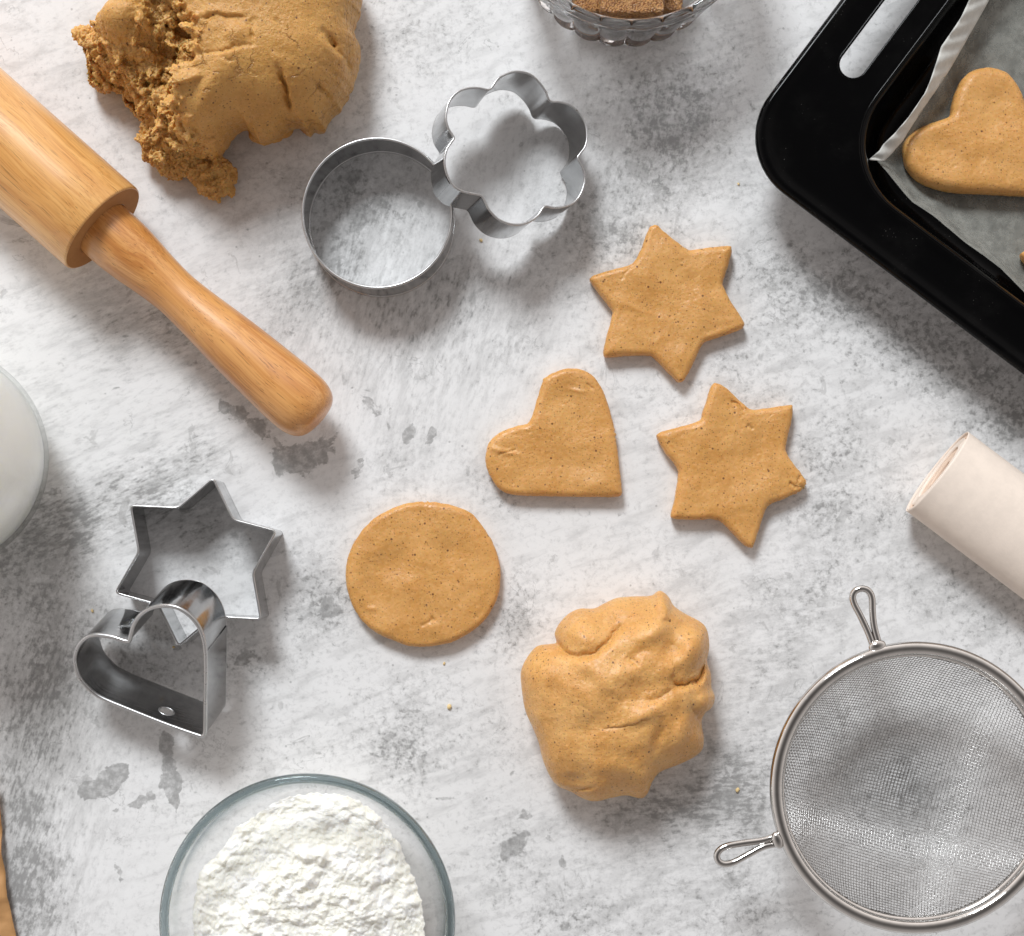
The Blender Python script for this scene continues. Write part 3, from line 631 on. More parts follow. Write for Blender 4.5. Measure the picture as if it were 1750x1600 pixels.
# ------------------------------------------------------------------ large torn piece of dough
def big_dough():
    ox, oy, s = 100, 0, 3.182
    px = [(310, -100), (303, 20), (288, 100), (240, 150), (190, 160), (130, 150), (97, 155), (92, 190), (122, 260), (130, 300), (140, 400), (155, 430), (210, 462), (240, 445), (290, 462), (322, 480), (345, 545), (400, 600), (440, 645), (480, 690), (520, 720), (580, 760), (680, 830), (760, 846), (860, 850), (905, 800), (965, 725), (1040, 702), (1062, 750), (1112, 770), (1200, 742), (1290, 692), (1345, 700), (1368, 745), (1395, 712), (1440, 720), (1462, 678), (1500, 630), (1560, 560), (1602, 470), (1640, 340), (1642, 260), (1612, 200), (1615, 130), (1642, 60), (1645, -100), (1560, -260), (1300, -400), (900, -430), (500, -330), (350, -220)]
    ze, h = .015, .050
    O = resample(UP(crop(px, ox, oy, s), ze), 620); c = U(ox + 860 / s, oy + 180 / s, ze)[:2]
    O = O + np.stack([fbm(np.c_[O * 420, np.zeros(len(O))], 3, .6, 3), fbm(np.c_[O * 420, np.zeros(len(O))], 3, .6, 4)], 1) * .0007
    tearline = [(480, -60), (640, 40), (730, 110), (790, 190), (800, 290), (785, 400), (720, 500), (695, 600), (700, 670), (790, 760), (860, 850), (900, 1000)]
    TL = resample(UP(crop(tearline, ox, oy, s), .03), 90, False)
    smooth_patch = [(430, 40, 150, 130)]
    def tearmask(P):
        Q = np.c_[P, np.zeros(len(P))]
        PP = P + np.stack([fbm(Q * 200, 3, .6, 13), fbm(Q * 200, 3, .6, 14)], 1) * .0022
        d, sg = seg_dist(PP, TL, False)
        # right of the line (walking down) is the torn side, i.e. image left
        q = (P - U(ox, oy, .03)[:2]) * PXM / .952 * s; X = q[:, 0]; Y = -q[:, 1]
        left = (sg < 0)
        inside = np.where(left, d, -d)
        X2 = 1 - np.exp(-(((X - 360) / 170) ** 2 + ((Y - 110) / 170) ** 2) ** 1.5)
        return inside, X2
    def top(P, d, dm):
        z = ze + (h - ze) * (1 - TT[0] ** 3.6) ** (1 / 2.0)
        Q = np.c_[P, np.zeros(len(P))]; k = sstep(0, .004, d)
        G = [([(790, 165), (900, 150), (1000, 162), (1060, 165)], .0007, .0009, .0004), ([(1080, 190), (1085, 250), (1080, 310)], .0006, .0012, 0), ([(1080, 310), (1000, 320), (930, 345), (850, 345), (800, 360)], .0006, .0009, .0002),
             ([(1210, 412), (1240, 470), (1248, 530), (1250, 560), (1262, 610), (1300, 670)], .0009, .0042, .0005), ([(1455, 205), (1490, 235), (1520, 270)], .0013, .0046, 0), ([(1520, 270), (1570, 330), (1565, 400), (1575, 460), (1560, 520)], .0009, .0026, -.0014),
             ([(1395, 460), (1430, 480), (1480, 500), (1500, 495)], .0008, .0028, .0003), ([(1110, 700), (1130, 650), (1200, 620)], .0009, .0016, .0004), ([(780, 50), (820, 90)], .0006, .0012, 0), ([(930, 370), (960, 395), (990, 380)], .0006, .0010, 0),
             ([(1340, 560), (1380, 620), (1390, 680)], .0006, .0009, 0), ([(1180, 130), (1230, 210), (1260, 260)], .0005, .0005, 0), ([(1060, 430), (1100, 455)], .0005, .0010, 0), ([(1030, 700), (1110, 690), (1130, 650)], .0011, .0022, -.0006), ([(1550, 40), (1610, 60), (1600, 120)], .0005, .0008, 0), ([(1480, 560), (1520, 520), (1560, 500)], .0006, .0010, 0)]
        B = [(1010, 240, 60, 50, 0, .0010), (1200, 700, 70, 26, -15, -.0016), (1600, 360, 40, 150, 5, -.0030), (900, 480, 60, 170, 25, .0016), (1100, 480, 120, 80, 0, -.0008), (1400, 280, 120, 90, 0, .0008), (820, 600, 50, 120, 30, .0016), (1000, 640, 90, 50, 0, -.0010)]
        z += k * (bumps(P, B, 0, ox, oy, s, .035) + 1.5 * grooves(P, [(a_, b_ * .85, c_, d_) for a_, b_, c_, d_ in G], ox, oy, s, .035, .0010))
        z += k * (fbm(Q * 40, 2, .45, 51) * .0016 + fbm(Q * 200, 3, .5, 53) * .00016)
        ins, patch = tearmask(P)
        q = (P - U(ox, oy, .03)[:2]) * PXM / .952 * s; X = q[:, 0]; Y = -q[:, 1]
        wall = sstep(-.0005, .0050, ins) * patch
        deep = np.exp(-(((X - 690) / 150) ** 2 + ((Y - 420) / 240) ** 2)) * 1.0 + .75 * np.exp(-(((X - 600) / 90) ** 2 + ((Y - 40) / 70) ** 2))
        low = sstep(.0, .030, ins)
        z -= wall * (.005 + deep * .019 + low * .015)
        w1, w2 = worley(np.c_[P, z * .7] * 230, 77)
        cr = fbm(np.c_[P, z] * 300, 4, .65, 61)
        z += wall * k * ((.5 - w1) * .0036 + cr * .0030)
        return np.maximum(z, .003)
    und = [(.0004, ze * .8), (.0014, ze * .55), (.0034, ze * .30), (.006, ze * .1), (.009, .0003)]
    V, f = pebble(O, c, 230, top, und, .06, 14)
    body = (V, f)
    nv = 1 + 230 * 620; VG = V[:nv]
    zz = lambda P: np.array([VG[((VG[:, :2] - p[:2]) ** 2).sum(1).argmin(), 2] for p in P])
    # ragged clots of torn dough over the broken face and the tail that hangs off it
    bm = bmesh.new()
    bmesh.ops.create_icosphere(bm, subdivisions=2, radius=1)
    iv = np.array([v.co[:] for v in bm.verts]); iff = [tuple(v.index for v in fc.verts) for fc in bm.faces]; bm.free()
    parts = [body]
    def clot(p, r, flat=.7, seed=0):
        A = RNG.normal(size=(3, 3)); q, _ = np.linalg.qr(A)
        v = iv * (1 + .75 * vnoise(iv * 1.9 + seed * 7.1, 9)[:, None] + .35 * vnoise(iv * 4 + seed, 10)[:, None])
        v = v * np.array([1.35, .95, flat])
        parts.append((v @ q.T * r + p, iff))
    k = 0
    tries = 0
    while k < 130 and tries < 6000:
        tries += 1
        X, Y = RNG.uniform(120, 900), RNG.uniform(-20, 860)
        P = U(ox + X / s, oy + Y / s, .025)[:2][None]
        ins, patch = tearmask(P)
        if ins[0] < .0 or patch[0] < .45: continue
        d, _ = seg_dist(P, O); a = np.arctan2
        # inside test by winding
        if not inside_poly(P[0], O) or d[0] < .0025: continue
        z = zz(P)[0]; r = RNG.choice([.0014, .0024, .0036, .0050], p=[.25, .30, .28, .17])
        clot(np.array([P[0, 0], P[0, 1], z - r * .05]), r, .42, k); k += 1
    # frayed lip along the tear
    for i, q in enumerate(TL[::2]):
        if RNG.random() < .75:
            p = q + RNG.normal(size=2) * .0010
            if inside_poly(p, O): clot(np.array([p[0] , p[1], zz(p[None])[0] + .0004]), RNG.uniform(.0010, .0020), .5, i + 900)
    # ridge leaning over the hollow
    for i, (X, Y, z, r) in enumerate([(600, 130, .034, .0028), (640, 165, .033, .0028), (690, 190, .032, .0026), (730, 215, .031, .0024), (755, 255, .030, .0024), (560, 100, .034, .0026), (520, 70, .034, .0028), (560, 190, .028, .0030),
            (400, 300, .024, .0034), (350, 320, .022, .0030), (430, 330, .024, .0026), (560, 300, .025, .0030), (590, 330, .026, .0024), (640, 240, .029, .0028), (650, 570, .024, .0018), (600, 640, .022, .0026), (570, 660, .021, .0024), (630, 635, .022, .0020), (760, 690, .026, .0030), (730, 640, .027, .0024), (790, 740, .024, .0028), (840, 780, .020, .0026), (760, 780, .019, .0028), (700, 760, .018, .0030), (250, 270, .020, .003), (180, 290, .018, .0026)]):
        clot(U(ox + X / s, oy + Y / s, z), r, .6, i + 300)
    # the tail reaching down onto the table
    tail = [(520, 690, .012, .0050), (510, 760, .010, .0048), (520, 820, .009, .0044), (560, 870, .008, .0044), (600, 900, .007, .0044), (620, 930, .005, .0034), (640, 850, .009, .0046), (680, 890, .007, .0042), (720, 900, .007, .0044), (770, 920, .007, .0048), (800, 960, .006, .0052), (840, 980, .0055, .0056),
            (880, 960, .0055, .0056), (890, 920, .006, .0044), (830, 1020, .0045, .0044), (780, 990, .005, .0044), (700, 820, .010, .0050), (620, 780, .012, .0052), (560, 730, .013, .0050), (860, 900, .007, .0044), (640, 950, .003, .0026), (495, 840, .006, .0032), (900, 1000, .0045, .0040)]
    for i, (X, Y, z, r) in enumerate(tail):
        clot(U(ox + X / s, oy + Y / s, z), r, .85, i + 500)
        for j in range(9):
            dv = RNG.normal(size=3); dv /= np.linalg.norm(dv); dv[2] = abs(dv[2])
            clot(U(ox + X / s, oy + Y / s, z) + dv * r * .8 * np.array([1, 1, .75]), RNG.uniform(.0007, .0017), .7, i * 10 + j)
    # smooth tab at far left and the fold under the front edge
    for i, (X, Y, z, r) in enumerate([(120, 185, .012, .0032), (160, 200, .014, .0044), (1120, 725, .008, .0050), (1170, 715, .009, .0048), (1080, 730, .008, .0036), (1225, 700, .010, .004)]):
        parts.append((iv * r * np.array([1, 1, .8]) + U(ox + X / s, oy + Y / s, z), iff))
    V, F = merge(*parts)
    V[:, 2] = np.maximum(V[:, 2], .0003)
    cc = np.array([c[0], c[1], 0])
    tmp = put('large_dough', V - cc, F, None, None, True, cc)
    md = tmp.modifiers.new('fuse', 'REMESH'); md.mode = 'VOXEL'; md.voxel_size = .00040
    ms = tmp.modifiers.new('soften', 'SMOOTH'); ms.factor = .5; ms.iterations = 1
    dg = bpy.context.evaluated_depsgraph_get(); ev = tmp.evaluated_get(dg)
    me = bpy.data.meshes.new_from_object(ev)
    n = len(me.vertices); co = np.empty(n * 3); me.vertices.foreach_get('co', co); co = co.reshape(-1, 3)
    no = np.empty(n * 3); me.vertices.foreach_get('normal', no); no = no.reshape(-1, 3)
    W_ = co + cc
    ins, patch = tearmask(W_[:, :2])
    tm = sstep(-.001, .003, ins) * np.clip(patch, 0, 1)
    a = fbm(W_ * 300, 4, .62, 71); b, b2 = worley(W_ * 230 + a[:, None] * .3, 5)
    a2 = fbm(W_ * 800, 3, .65, 78); disp = tm * (a * .0010 + a2 * .00065 - .0007 * np.exp(-(b2 - b) / .10) + .0002) + (1 - tm) * (fbm(W_ * 500, 2, .5, 73) * .00012)
    co = co + no * disp[:, None]; co[:, 2] = np.maximum(co[:, 2], .0002)
    me.vertices.foreach_set('co', co.ravel().astype(np.float32)); me.update()
    me.polygons.foreach_set('use_smooth', [True] * len(me.polygons))
    ta = me.color_attributes.new('torn', 'FLOAT_COLOR', 'POINT'); ta.data.foreach_set('color', np.repeat((tm * np.clip(.55 + a * .9, 0, 1))[:, None], 4, 1).ravel().astype(np.float32))
    tmp.modifiers.clear(); old = tmp.data; tmp.data = me; bpy.data.meshes.remove(old); me.name = 'large_dough'
    me.materials.clear(); me.materials.append(M_dough)
    tag(tmp, 'large block of raw dough torn open and crumbling on its left side', 'dough')
    print('big dough faces', len(me.polygons))
def inside_poly(p, poly):
    x, y = p; X, Y = poly[:, 0], poly[:, 1]; X2, Y2 = np.roll(X, -1), np.roll(Y, -1)
    c = ((Y > y) != (Y2 > y)) & (x < (X2 - X) * (y - Y) / (Y2 - Y + 1e-15) + X)
    return c.sum() % 2 == 1
big_dough()

# ------------------------------------------------------------------ crumbs
m = N('dry_crumb'); m.bsdf((.74, .56, .28), .7); M_crumb = m.m
def crumb(px, py, r, label, mat=None):
    bm = bmesh.new(); bmesh.ops.create_icosphere(bm, subdivisions=2, radius=1)
    v = np.array([q.co[:] for q in bm.verts]); f = [tuple(q.index for q in fc.verts) for fc in bm.faces]; bm.free()
    sd = px * .37
    v = v * (1 + .5 * vnoise(v * 1.8 + sd, 4)[:, None]) * np.array([1.0, .75, .5]) * r
    a = sd; R = np.array([[math.cos(a), -math.sin(a), 0], [math.sin(a), math.cos(a), 0], [0, 0, 1]]); v = v @ R.T
    v[:, 2] -= v[:, 2].min()
    o = put('dough_crumb', v, f, mat or M_crumb, None, True, U(px, py, 0)); tag(o, label, 'crumb', 'loose crumbs of dough')
crumb(768, 1208, .0011, 'tiny pale crumb between the flour bowl and the kneaded dough')
crumb(1260, 1350, .0010, 'tiny pale crumb left of the sieve rim')
crumb(759, 1134, .0006, 'tiny dark crumb below the round biscuit')
crumb(822, 411, .0008, 'tiny crumb between the ring cutter and the flower cutter')
crumb(1262, 315, .0006, 'tiny crumb left of the black baking tray corner')
crumb(297, 1106, .0006, 'tiny crumb on the table inside the heart cutter')
crumb(158, 1044, .0007, 'tiny crumb left of the star cutter')

# ------------------------------------------------------------------ biscuit cutters
def cutter(name, near_px, nrm, height, label, rounded=0.0, rim_r=.0005, foot_r=.00025, seam_at=None, n=260, z_rest=0.0, sharp=None, smoothpoly=True, lap_w=.004, z_near=None, hole=None):
    nrm = np.array(nrm, float); nrm /= np.linalg.norm(nrm)
    zc = height if z_near is None else z_near
    cpx = np.mean(near_px, axis=0)
    for it in range(6):
        org = U(cpx[0], cpx[1], zc)
        P = np.array([unproj(x, y, org, nrm) for x, y in near_px])
        ux = np.cross([0, 1, 0], nrm); ux /= np.linalg.norm(ux); uy = np.cross(nrm, ux)
        loc2 = np.stack([(P - org) @ ux, (P - org) @ uy], 1)
        if rounded: L2 = resample(round_poly(loc2, rounded), n, True, False)
        else: L2 = resample(loc2, n, True, smoothpoly)
        near = org + L2[:, :1] * ux + L2[:, 1:] * uy
        far = near - nrm * height
        dz = z_rest - (far[:, 2].min() - foot_r)
        zc += dz
        if abs(dz) < 1e-5: break
    c = far.mean(0); base = np.array([c[0], c[1], far[:, 2].min()])
    # thin band with an inner and an outer skin
    a = np.roll(L2, -1, 0) - np.roll(L2, 1, 0); a /= np.linalg.norm(a, axis=1)[:, None]
    nr = np.stack([a[:, 1], -a[:, 0]], 1)
    if (L2[:, 0] * np.roll(L2[:, 1], -1) - np.roll(L2[:, 0], -1) * L2[:, 1]).sum() < 0: nr = -nr
    th = .00018
    def ring(off, h): q = L2 + nr * off; return org + q[:, :1] * ux + q[:, 1:] * uy - nrm * h
    hs = np.linspace(0.0002, height, 7)
    bow = lambda h: 0.00012 * math.sin(h / height * math.pi)
    rows = [ring(th + bow(h), h) for h in hs] + [ring(-th + bow(h), h) for h in hs[::-1]]
    V = np.vstack(rows) - base; f = grid_faces(len(rows), n)
    m_ = len(rows)
    for j in range(n): f.append(((m_ - 1) * n + j, j, (j + 1) % n, (m_ - 1) * n + (j + 1) % n))
    root = empty(name, base, label, 'biscuit cutter', 'metal biscuit cutters')
    band = put('band', V, f, M_steel, root, True, sharp=40)
    if hole:                           # punched hanging hole with a raised edge
        best = None
        for i in range(n):
            if near[i, 1] > near[:, 1].mean() : continue
            for h in np.linspace(.2, .8, 13) * height:
                p = near[i] - nrm * h; q = (CX + p[0] * PXM * H / (H - p[2]), CY - p[1] * PXM * H / (H - p[2]))
                d = math.hypot(q[0] - hole[0], q[1] - hole[1])
                if best is None or d < best[0]: best = (d, i, h)
        _, i, h = best; p = near[i] - nrm * h; w = nr[i, 0] * ux + nr[i, 1] * uy; t_ = np.cross(w, nrm)
        an = np.linspace(0, 2 * math.pi, 28, endpoint=False); rh = .0027
        circ = np.array([t_ * rh * 1.15 * math.cos(a_) + nrm * rh * .85 * math.sin(a_) for a_ in an])
        V = np.vstack([p + circ - w * .003, p + circ + w * .003]) - base; k_ = len(an)
        cut = put('cut', V, [(j, (j + 1) % k_, k_ + (j + 1) % k_, k_ + j) for j in range(k_)] + [tuple(range(k_))[::-1], tuple(range(k_, 2 * k_))], None, root, False)
        bm = bmesh.new(); bm.from_mesh(cut.data); bmesh.ops.recalc_face_normals(bm, faces=bm.faces); bm.to_mesh(cut.data); bm.free()
        bm = bmesh.new(); bm.from_mesh(band.data); bmesh.ops.recalc_face_normals(bm, faces=bm.faces); bm.to_mesh(band.data); bm.free()
        bo = band.modifiers.new('b', 'BOOLEAN'); bo.operation = 'DIFFERENCE'; bo.object = cut; bo.solver = 'EXACT'
        bpy.context.view_layer.update(); dg = bpy.context.evaluated_depsgraph_get(); me = bpy.data.meshes.new_from_object(band.evaluated_get(dg))
        band.modifiers.clear(); band.data = me; bpy.data.objects.remove(cut)
        v3, f3 = tube(p + circ + w * bow(h) - base, .00038, 6, True); put('hanging_hole', v3, f3, M_rimsteel, root)
        print('hole faces', len(me.polygons), best)
    v1, f1 = tube(ring(0, 0) - base, rim_r, 8, True); put('rolled_edge', v1, f1, M_rimsteel, root)
    v2, f2 = tube(ring(0, height) - base, foot_r, 6, True); put('cutting_edge', v2, f2, M_rimsteel, root)
    if seam_at is not None:            # overlapping spot-welded end of the strip
        k = int(seam_at * n) % n; idx = [(k + i) % n for i in range(max(4, int(lap_w / (np.linalg.norm(L2[1] - L2[0])))))]
        rr = []
        for h in np.linspace(.0004, height - .0003, 3):
            rr.append(ring(.0006, h)[idx])
        V = np.vstack(rr) - base; g = grid_faces(3, len(idx), False)
        rr2 = [ring(.00019, h)[idx] for h in np.linspace(.0004, height - .0003, 3)]
        V2 = np.vstack(rr2) - base; mm = len(V)
        g2 = [tuple(x + mm for x in q[::-1]) for q in grid_faces(3, len(idx), False)]
        w = len(idx); side = [(0, w, mm + w, mm), (w, 2 * w, mm + 2 * w, mm + w), (w - 1, mm + w - 1, mm + 2 * w - 1, 2 * w - 1), (2 * w - 1, mm + 2 * w - 1, mm + 3 * w - 1, 3 * w - 1)]
        put('seam', np.vstack([V, V2]), g + g2 + side, M_steel, root, True, sharp=40)
    return root
ringpx = [(645 + 127.5 * math.cos(t), 364.5 + 127.5 * math.sin(t)) for t in np.linspace(0, 2 * math.pi, 40, endpoint=False)]
cutter('round_cutter', ringpx, (0, 0, 1), .0190, 'plain round steel ring cutter lying under the edge of the flower cutter', rim_r=.00058, foot_r=.00055, seam_at=.44)
fl = crop([(1072, 168), (1085, 155), (1120, 108), (1175, 80), (1228, 72), (1290, 87), (1340, 130), (1375, 180), (1392, 222), (1412, 236), (1450, 238), (1510, 256), (1560, 300), (1593, 360), (1601, 430), (1588, 485), (1560, 522), (1551, 545), (1578, 600), (1588, 660), (1570, 730), (1530, 783), (1470, 808), (1415, 812), (1375, 804), (1358, 818), (1335, 852), (1295, 884), (1240, 903), (1175, 899), (1115, 872), (1068, 822), (1045, 775), (1030, 750), (1005, 740), (930, 725), (880, 698), (845, 645), (826, 570), (836, 500), (862, 458), (877, 435), (868, 415), (847, 380), (834, 330), (840, 270), (862, 218), (900, 182), (950, 163), (1010, 161), (1055, 170)], 500, 100, 3.182)
cutter('flower_cutter', fl, (.30, .06, .95), .0200, 'six petalled flower cutter tipped up on the rim of the round ring cutter', rim_r=.00045, seam_at=.735, n=420)
stc = [(845, 88), (955, 315), (1190, 377), (1062, 606), (1106, 858), (847, 844), (657, 1006), (547, 779), (311, 714), (440, 490), (395, 238), (655, 250)]
cutter('star_cutter', crop(stc, 100, 790, 3.2), (0, 0, 1), .0200, 'six pointed star cutter standing flat under the heart cutter', rounded=.0017, rim_r=.00045, n=360)
htc = crop([(380, 980), (352, 974), (300, 957), (250, 948), (195, 945), (148, 962), (107, 1010), (90, 1080), (110, 1165), (155, 1227), (230, 1285), (400, 1357), (600, 1436), (760, 1492), (786, 1497), (800, 1482), (803, 1420), (804, 1290), (806, 1100), (797, 985), (770, 905), (722, 842), (655, 797), (585, 785), (510, 797), (452, 832), (412, 890), (396, 945), (388, 975)], 100, 790, 3.2)
cutter('heart_cutter', htc, (-.22, -.45, .86), .0205, 'heart shaped steel cutter leaning on the star cutter', rim_r=.00085, seam_at=.70, n=360, hole=(285, 1217))

# ------------------------------------------------------------------ wooden rolling pin
def rolling_pin():
    R = .0205; ang = math.atan2(-(712 - 386), (543 - 172))
    z = R
    face = U(176, 391, z); tip = U(540, 713, z)
    d = (tip - face); L = np.linalg.norm(d[:2]); rz = math.atan2(d[1], d[0])
    root = empty('rolling_pin', (face[0], face[1], 0), 'wooden rolling pin with long turned handle pointing at the middle', 'rolling pin', rz=rz)
    def turned(name, prof, mat, n=96):
        V, f = lathe(prof, n)           # about z -> turn to x
        V = np.stack([V[:, 2], V[:, 0], V[:, 1]], 1); f = [q[::-1] for q in f]
        o = put(name, V, f, mat, root, True, (0, 0, z), sharp=50)
        return o
    k = 1.0
    body = [(.0001, -.225), (R - .001, -.225), (R - .0003, -.2248), (R, -.2242)] + [(R, -.2 + i * .02) for i in range(10)] + [(R, -.0009), (R - .0002, -.0003), (R - .0007, .0), (R - .0012, .0), (.0122, .0), (.0121, -.004), (.0001, -.004)]
    turned('roller', body, M_wood_body)
    turned('end_grain', [(R - .0008, .00006), (.0170, .00010), (.0123, .00006)], M_endgrain)
    s = L
    H_ = [(.0001, -.0035), (.0116, -.0035), (.0118, .000), (.0120, .004), (.01185, .010), (.0112, .018), (.0102, .026), (.0095, .033), (.0092, .039), (.0094, .045), (.0099, .052), (.0106, .060), (.0113, .068), (.0119, .077), (.0124, .086), (.0128, .094), (.0130, .100), (.0129, .105),
          (.0124, .1085), (.0113, .1115), (.0098, .1135), (.0078, .1148), (.0050, .1155), (.0020, .1158), (.0001, .1158)]
    sc = s / .1135
    pr = resample(np.array([(r, x * sc) for r, x in H_]), 90, False, True)
    pr[0] = (.0001, -.0035); pr[-1][0] = .0001
    turned('handle', [tuple(p) for p in pr], M_wood_handle)
    return root
rolling_pin()

# ------------------------------------------------------------------ roll of parchment
def parchment_roll():
    r = .0145; z = .0132
    a = U(1655, 737, r); b = U(1552, 873, r)
    mid = (a + b) / 2; dirv = U(1750, 1022, r) - b; dirv[2] = 0; dirv /= np.linalg.norm(dirv)
    rz = math.atan2(dirv[1], dirv[0]); rad = np.linalg.norm((a - b)[:2]) / 2
    root = empty('parchment_roll', (mid[0], mid[1], 0), 'roll of cream parchment paper at the right edge', 'paper roll', rz=rz)
    L = .20
    # rolled sheet: a spiral of several turns
    def spiral(r0, r1, turns, x0, n, start):
        t = np.linspace(0, 1, n); th = start + t * turns * 2 * math.pi
        rr = r0 + (r1 - r0) * t + .00018 * np.sin(th * 2 + 1)
        return rr * np.cos(th), rr * np.sin(th) * .66
    def sheet(name, r0, r1, turns, start, mat, x0, n=200):
        y, zz = spiral(r0, r1, turns, 0, n, start)
        V = []; xs = np.array([x0, x0 + .0006, x0 + .05, x0 + .12, L])
        for k, x in enumerate(xs):
            V.append(np.stack([np.full(n, x), y, zz], 1))
        V = np.vstack(V); f = grid_faces(len(xs), n, False)
        o = put(name, V, f, mat, root, True, (0, 0, z))
        so = o.modifiers.new('thickness', 'SOLIDIFY'); so.thickness = .00036; so.offset = 0
        return o
    sheet('outer_sheet', rad - .0010, rad, 1.4, 2.2, M_roll, .0)
    sheet('inner_sheet', rad - .0030, rad - .0013, 3.1, .9, M_core, .0010)
    sheet('inner_sheet', rad - .0075, rad - .0032, 8.0, 2.4, M_roll, .0004, 600)
    sheet('inner_sheet', rad - .0140, rad - .0078, 12.0, 1.4, M_core, .0013, 700)
    return root
parchment_roll()

# ------------------------------------------------------------------ glass bowl of flour
def flour_bowl():
    zr = .052
    cx, cy = U(524, 1577, zr)[:2]; R = 254 / PXM * (H - zr) / H
    root = empty('flour_bowl', (cx, cy, 0), 'clear glass bowl cut off by the bottom edge of the picture', 'bowl')
    t = .0021
    outer = [(.0001, .0006), (R * .42, .0006), (R * .47, .0002), (R * .52, .0010), (R * .66, .0055), (R * .80, .0135), (R * .90, .0240), (R * .955, .0350), (R * .985, .0450), (R - .0002, zr - .0030), (R, zr - .0018), (R - .0004, zr - .0006), (R - .0014, zr), (R - .0026, zr - .0003), (R - .0033, zr - .0014), (R - .0032, zr - .0030)]
    inner = [(R * .985 - t - .0009, .0450), (R * .955 - t, .0350), (R * .90 - t, .0243), (R * .80 - t * .9, .0144), (R * .66 - t * .6, .0070), (R * .50, .0032), (R * .3, .0028), (.0001, .0028)]
    pr = resample(np.array(outer + inner), 90, False, True); pr[0][0] = .0001; pr[-1][0] = .0001
    pr[:, 1] = np.maximum(pr[:, 1], .0002); pr[:, 0] = np.maximum(pr[:, 0], .0001)
    V, f = lathe([tuple(p) for p in pr], 144)
    put('glass', V, f, M_glass, root)
    v, f = tube(np.array([[(R - .0019) * math.cos(a), (R - .0019) * math.sin(a), zr - .0016] for a in np.linspace(0, 2 * math.pi, 160, endpoint=False)]), .0018, 14, True)
    put('rim', v, f, M_rimglass, root)
    # heap of flour: a thing of its own resting in the bowl
    zf = .026
    px = crop([(243, 905), (250, 800), (278, 720), (298, 620), (330, 545), (400, 482), (440, 430), (500, 342), (560, 308), (660, 240), (720, 200), (800, 180), (920, 168), (1050, 178), (1150, 222), (1240, 292), (1310, 400), (1350, 455), (1370, 520), (1412, 600), (1440, 690), (1460, 800), (1466, 905)], 240, 1300, 3.017)
    px += [(522 + 202 * math.cos(a), 1590 + 175 * math.sin(a)) for a in np.linspace(.12, math.pi - .12, 12)]
    n = 560
    O = resample(UP(px, zf), n)
    O = O + np.stack([fbm(np.c_[O * 330, np.zeros(n)], 4, .6, 23), fbm(np.c_[O * 330, np.zeros(n)], 4, .6, 24)], 1) * .0009
    c = O.mean(0)
    def top(P, d, dm):
        Q = np.c_[P, np.zeros(len(P))]; k = sstep(0, .004, d)
        z = zf + .0095 * (1 - (1 - np.clip(d / dm, 0, 1)) ** 1.8)
        z += k * fbm(Q * 45, 3, .5, 81) * .0036
        b1, _ = worley(Q * 130 + 3, 15); b2, _ = worley(Q * 300, 16); b3, _ = worley(Q * 620, 18)
        m1 = sstep(-.1, .25, fbm(Q * 60, 2, .5, 83))
        z += (.3 + .7 * k) * (np.clip(.62 - b1, 0, 1) ** 1.3 * .0066 * m1 + np.abs(fbm(Q * 120, 3, .5, 88)) * .0022 + np.clip(.5 - b2, 0, 1) * .0012 * sstep(-.15, .2, fbm(Q * 110, 2, .5, 87)) + (.5 - b3) * .0003)
        z += fbm(Q * 380, 4, .6, 85) * .0007
        return z
    V, f = pebble(O, c, 230, top, [(.0004, zf - .001), (.0022, zf - .005), (.0055, zf - .010), (.0115, .0075), (.0190, .0045), (.0260, .0036)])
    # stay inside the curved glass
    P = V[:, :2] - np.array([cx, cy]); rr = np.linalg.norm(P, axis=1)
    gi = np.array(sorted([(p[1], p[0]) for p in inner])); rmax = np.interp(V[:, 2], gi[:, 0], gi[:, 1]) - .0006
    sc = np.minimum(1, rmax / np.maximum(rr, 1e-6)); V[:, :2] = np.array([cx, cy]) + P * sc[:, None]
    cc = np.array([c[0], c[1], .0034])
    o = put('flour_heap', V - cc, f, M_flour, None, True, cc)
    tag(o, 'lumpy heap of white flour inside the glass bowl', 'flour')
flour_bowl()

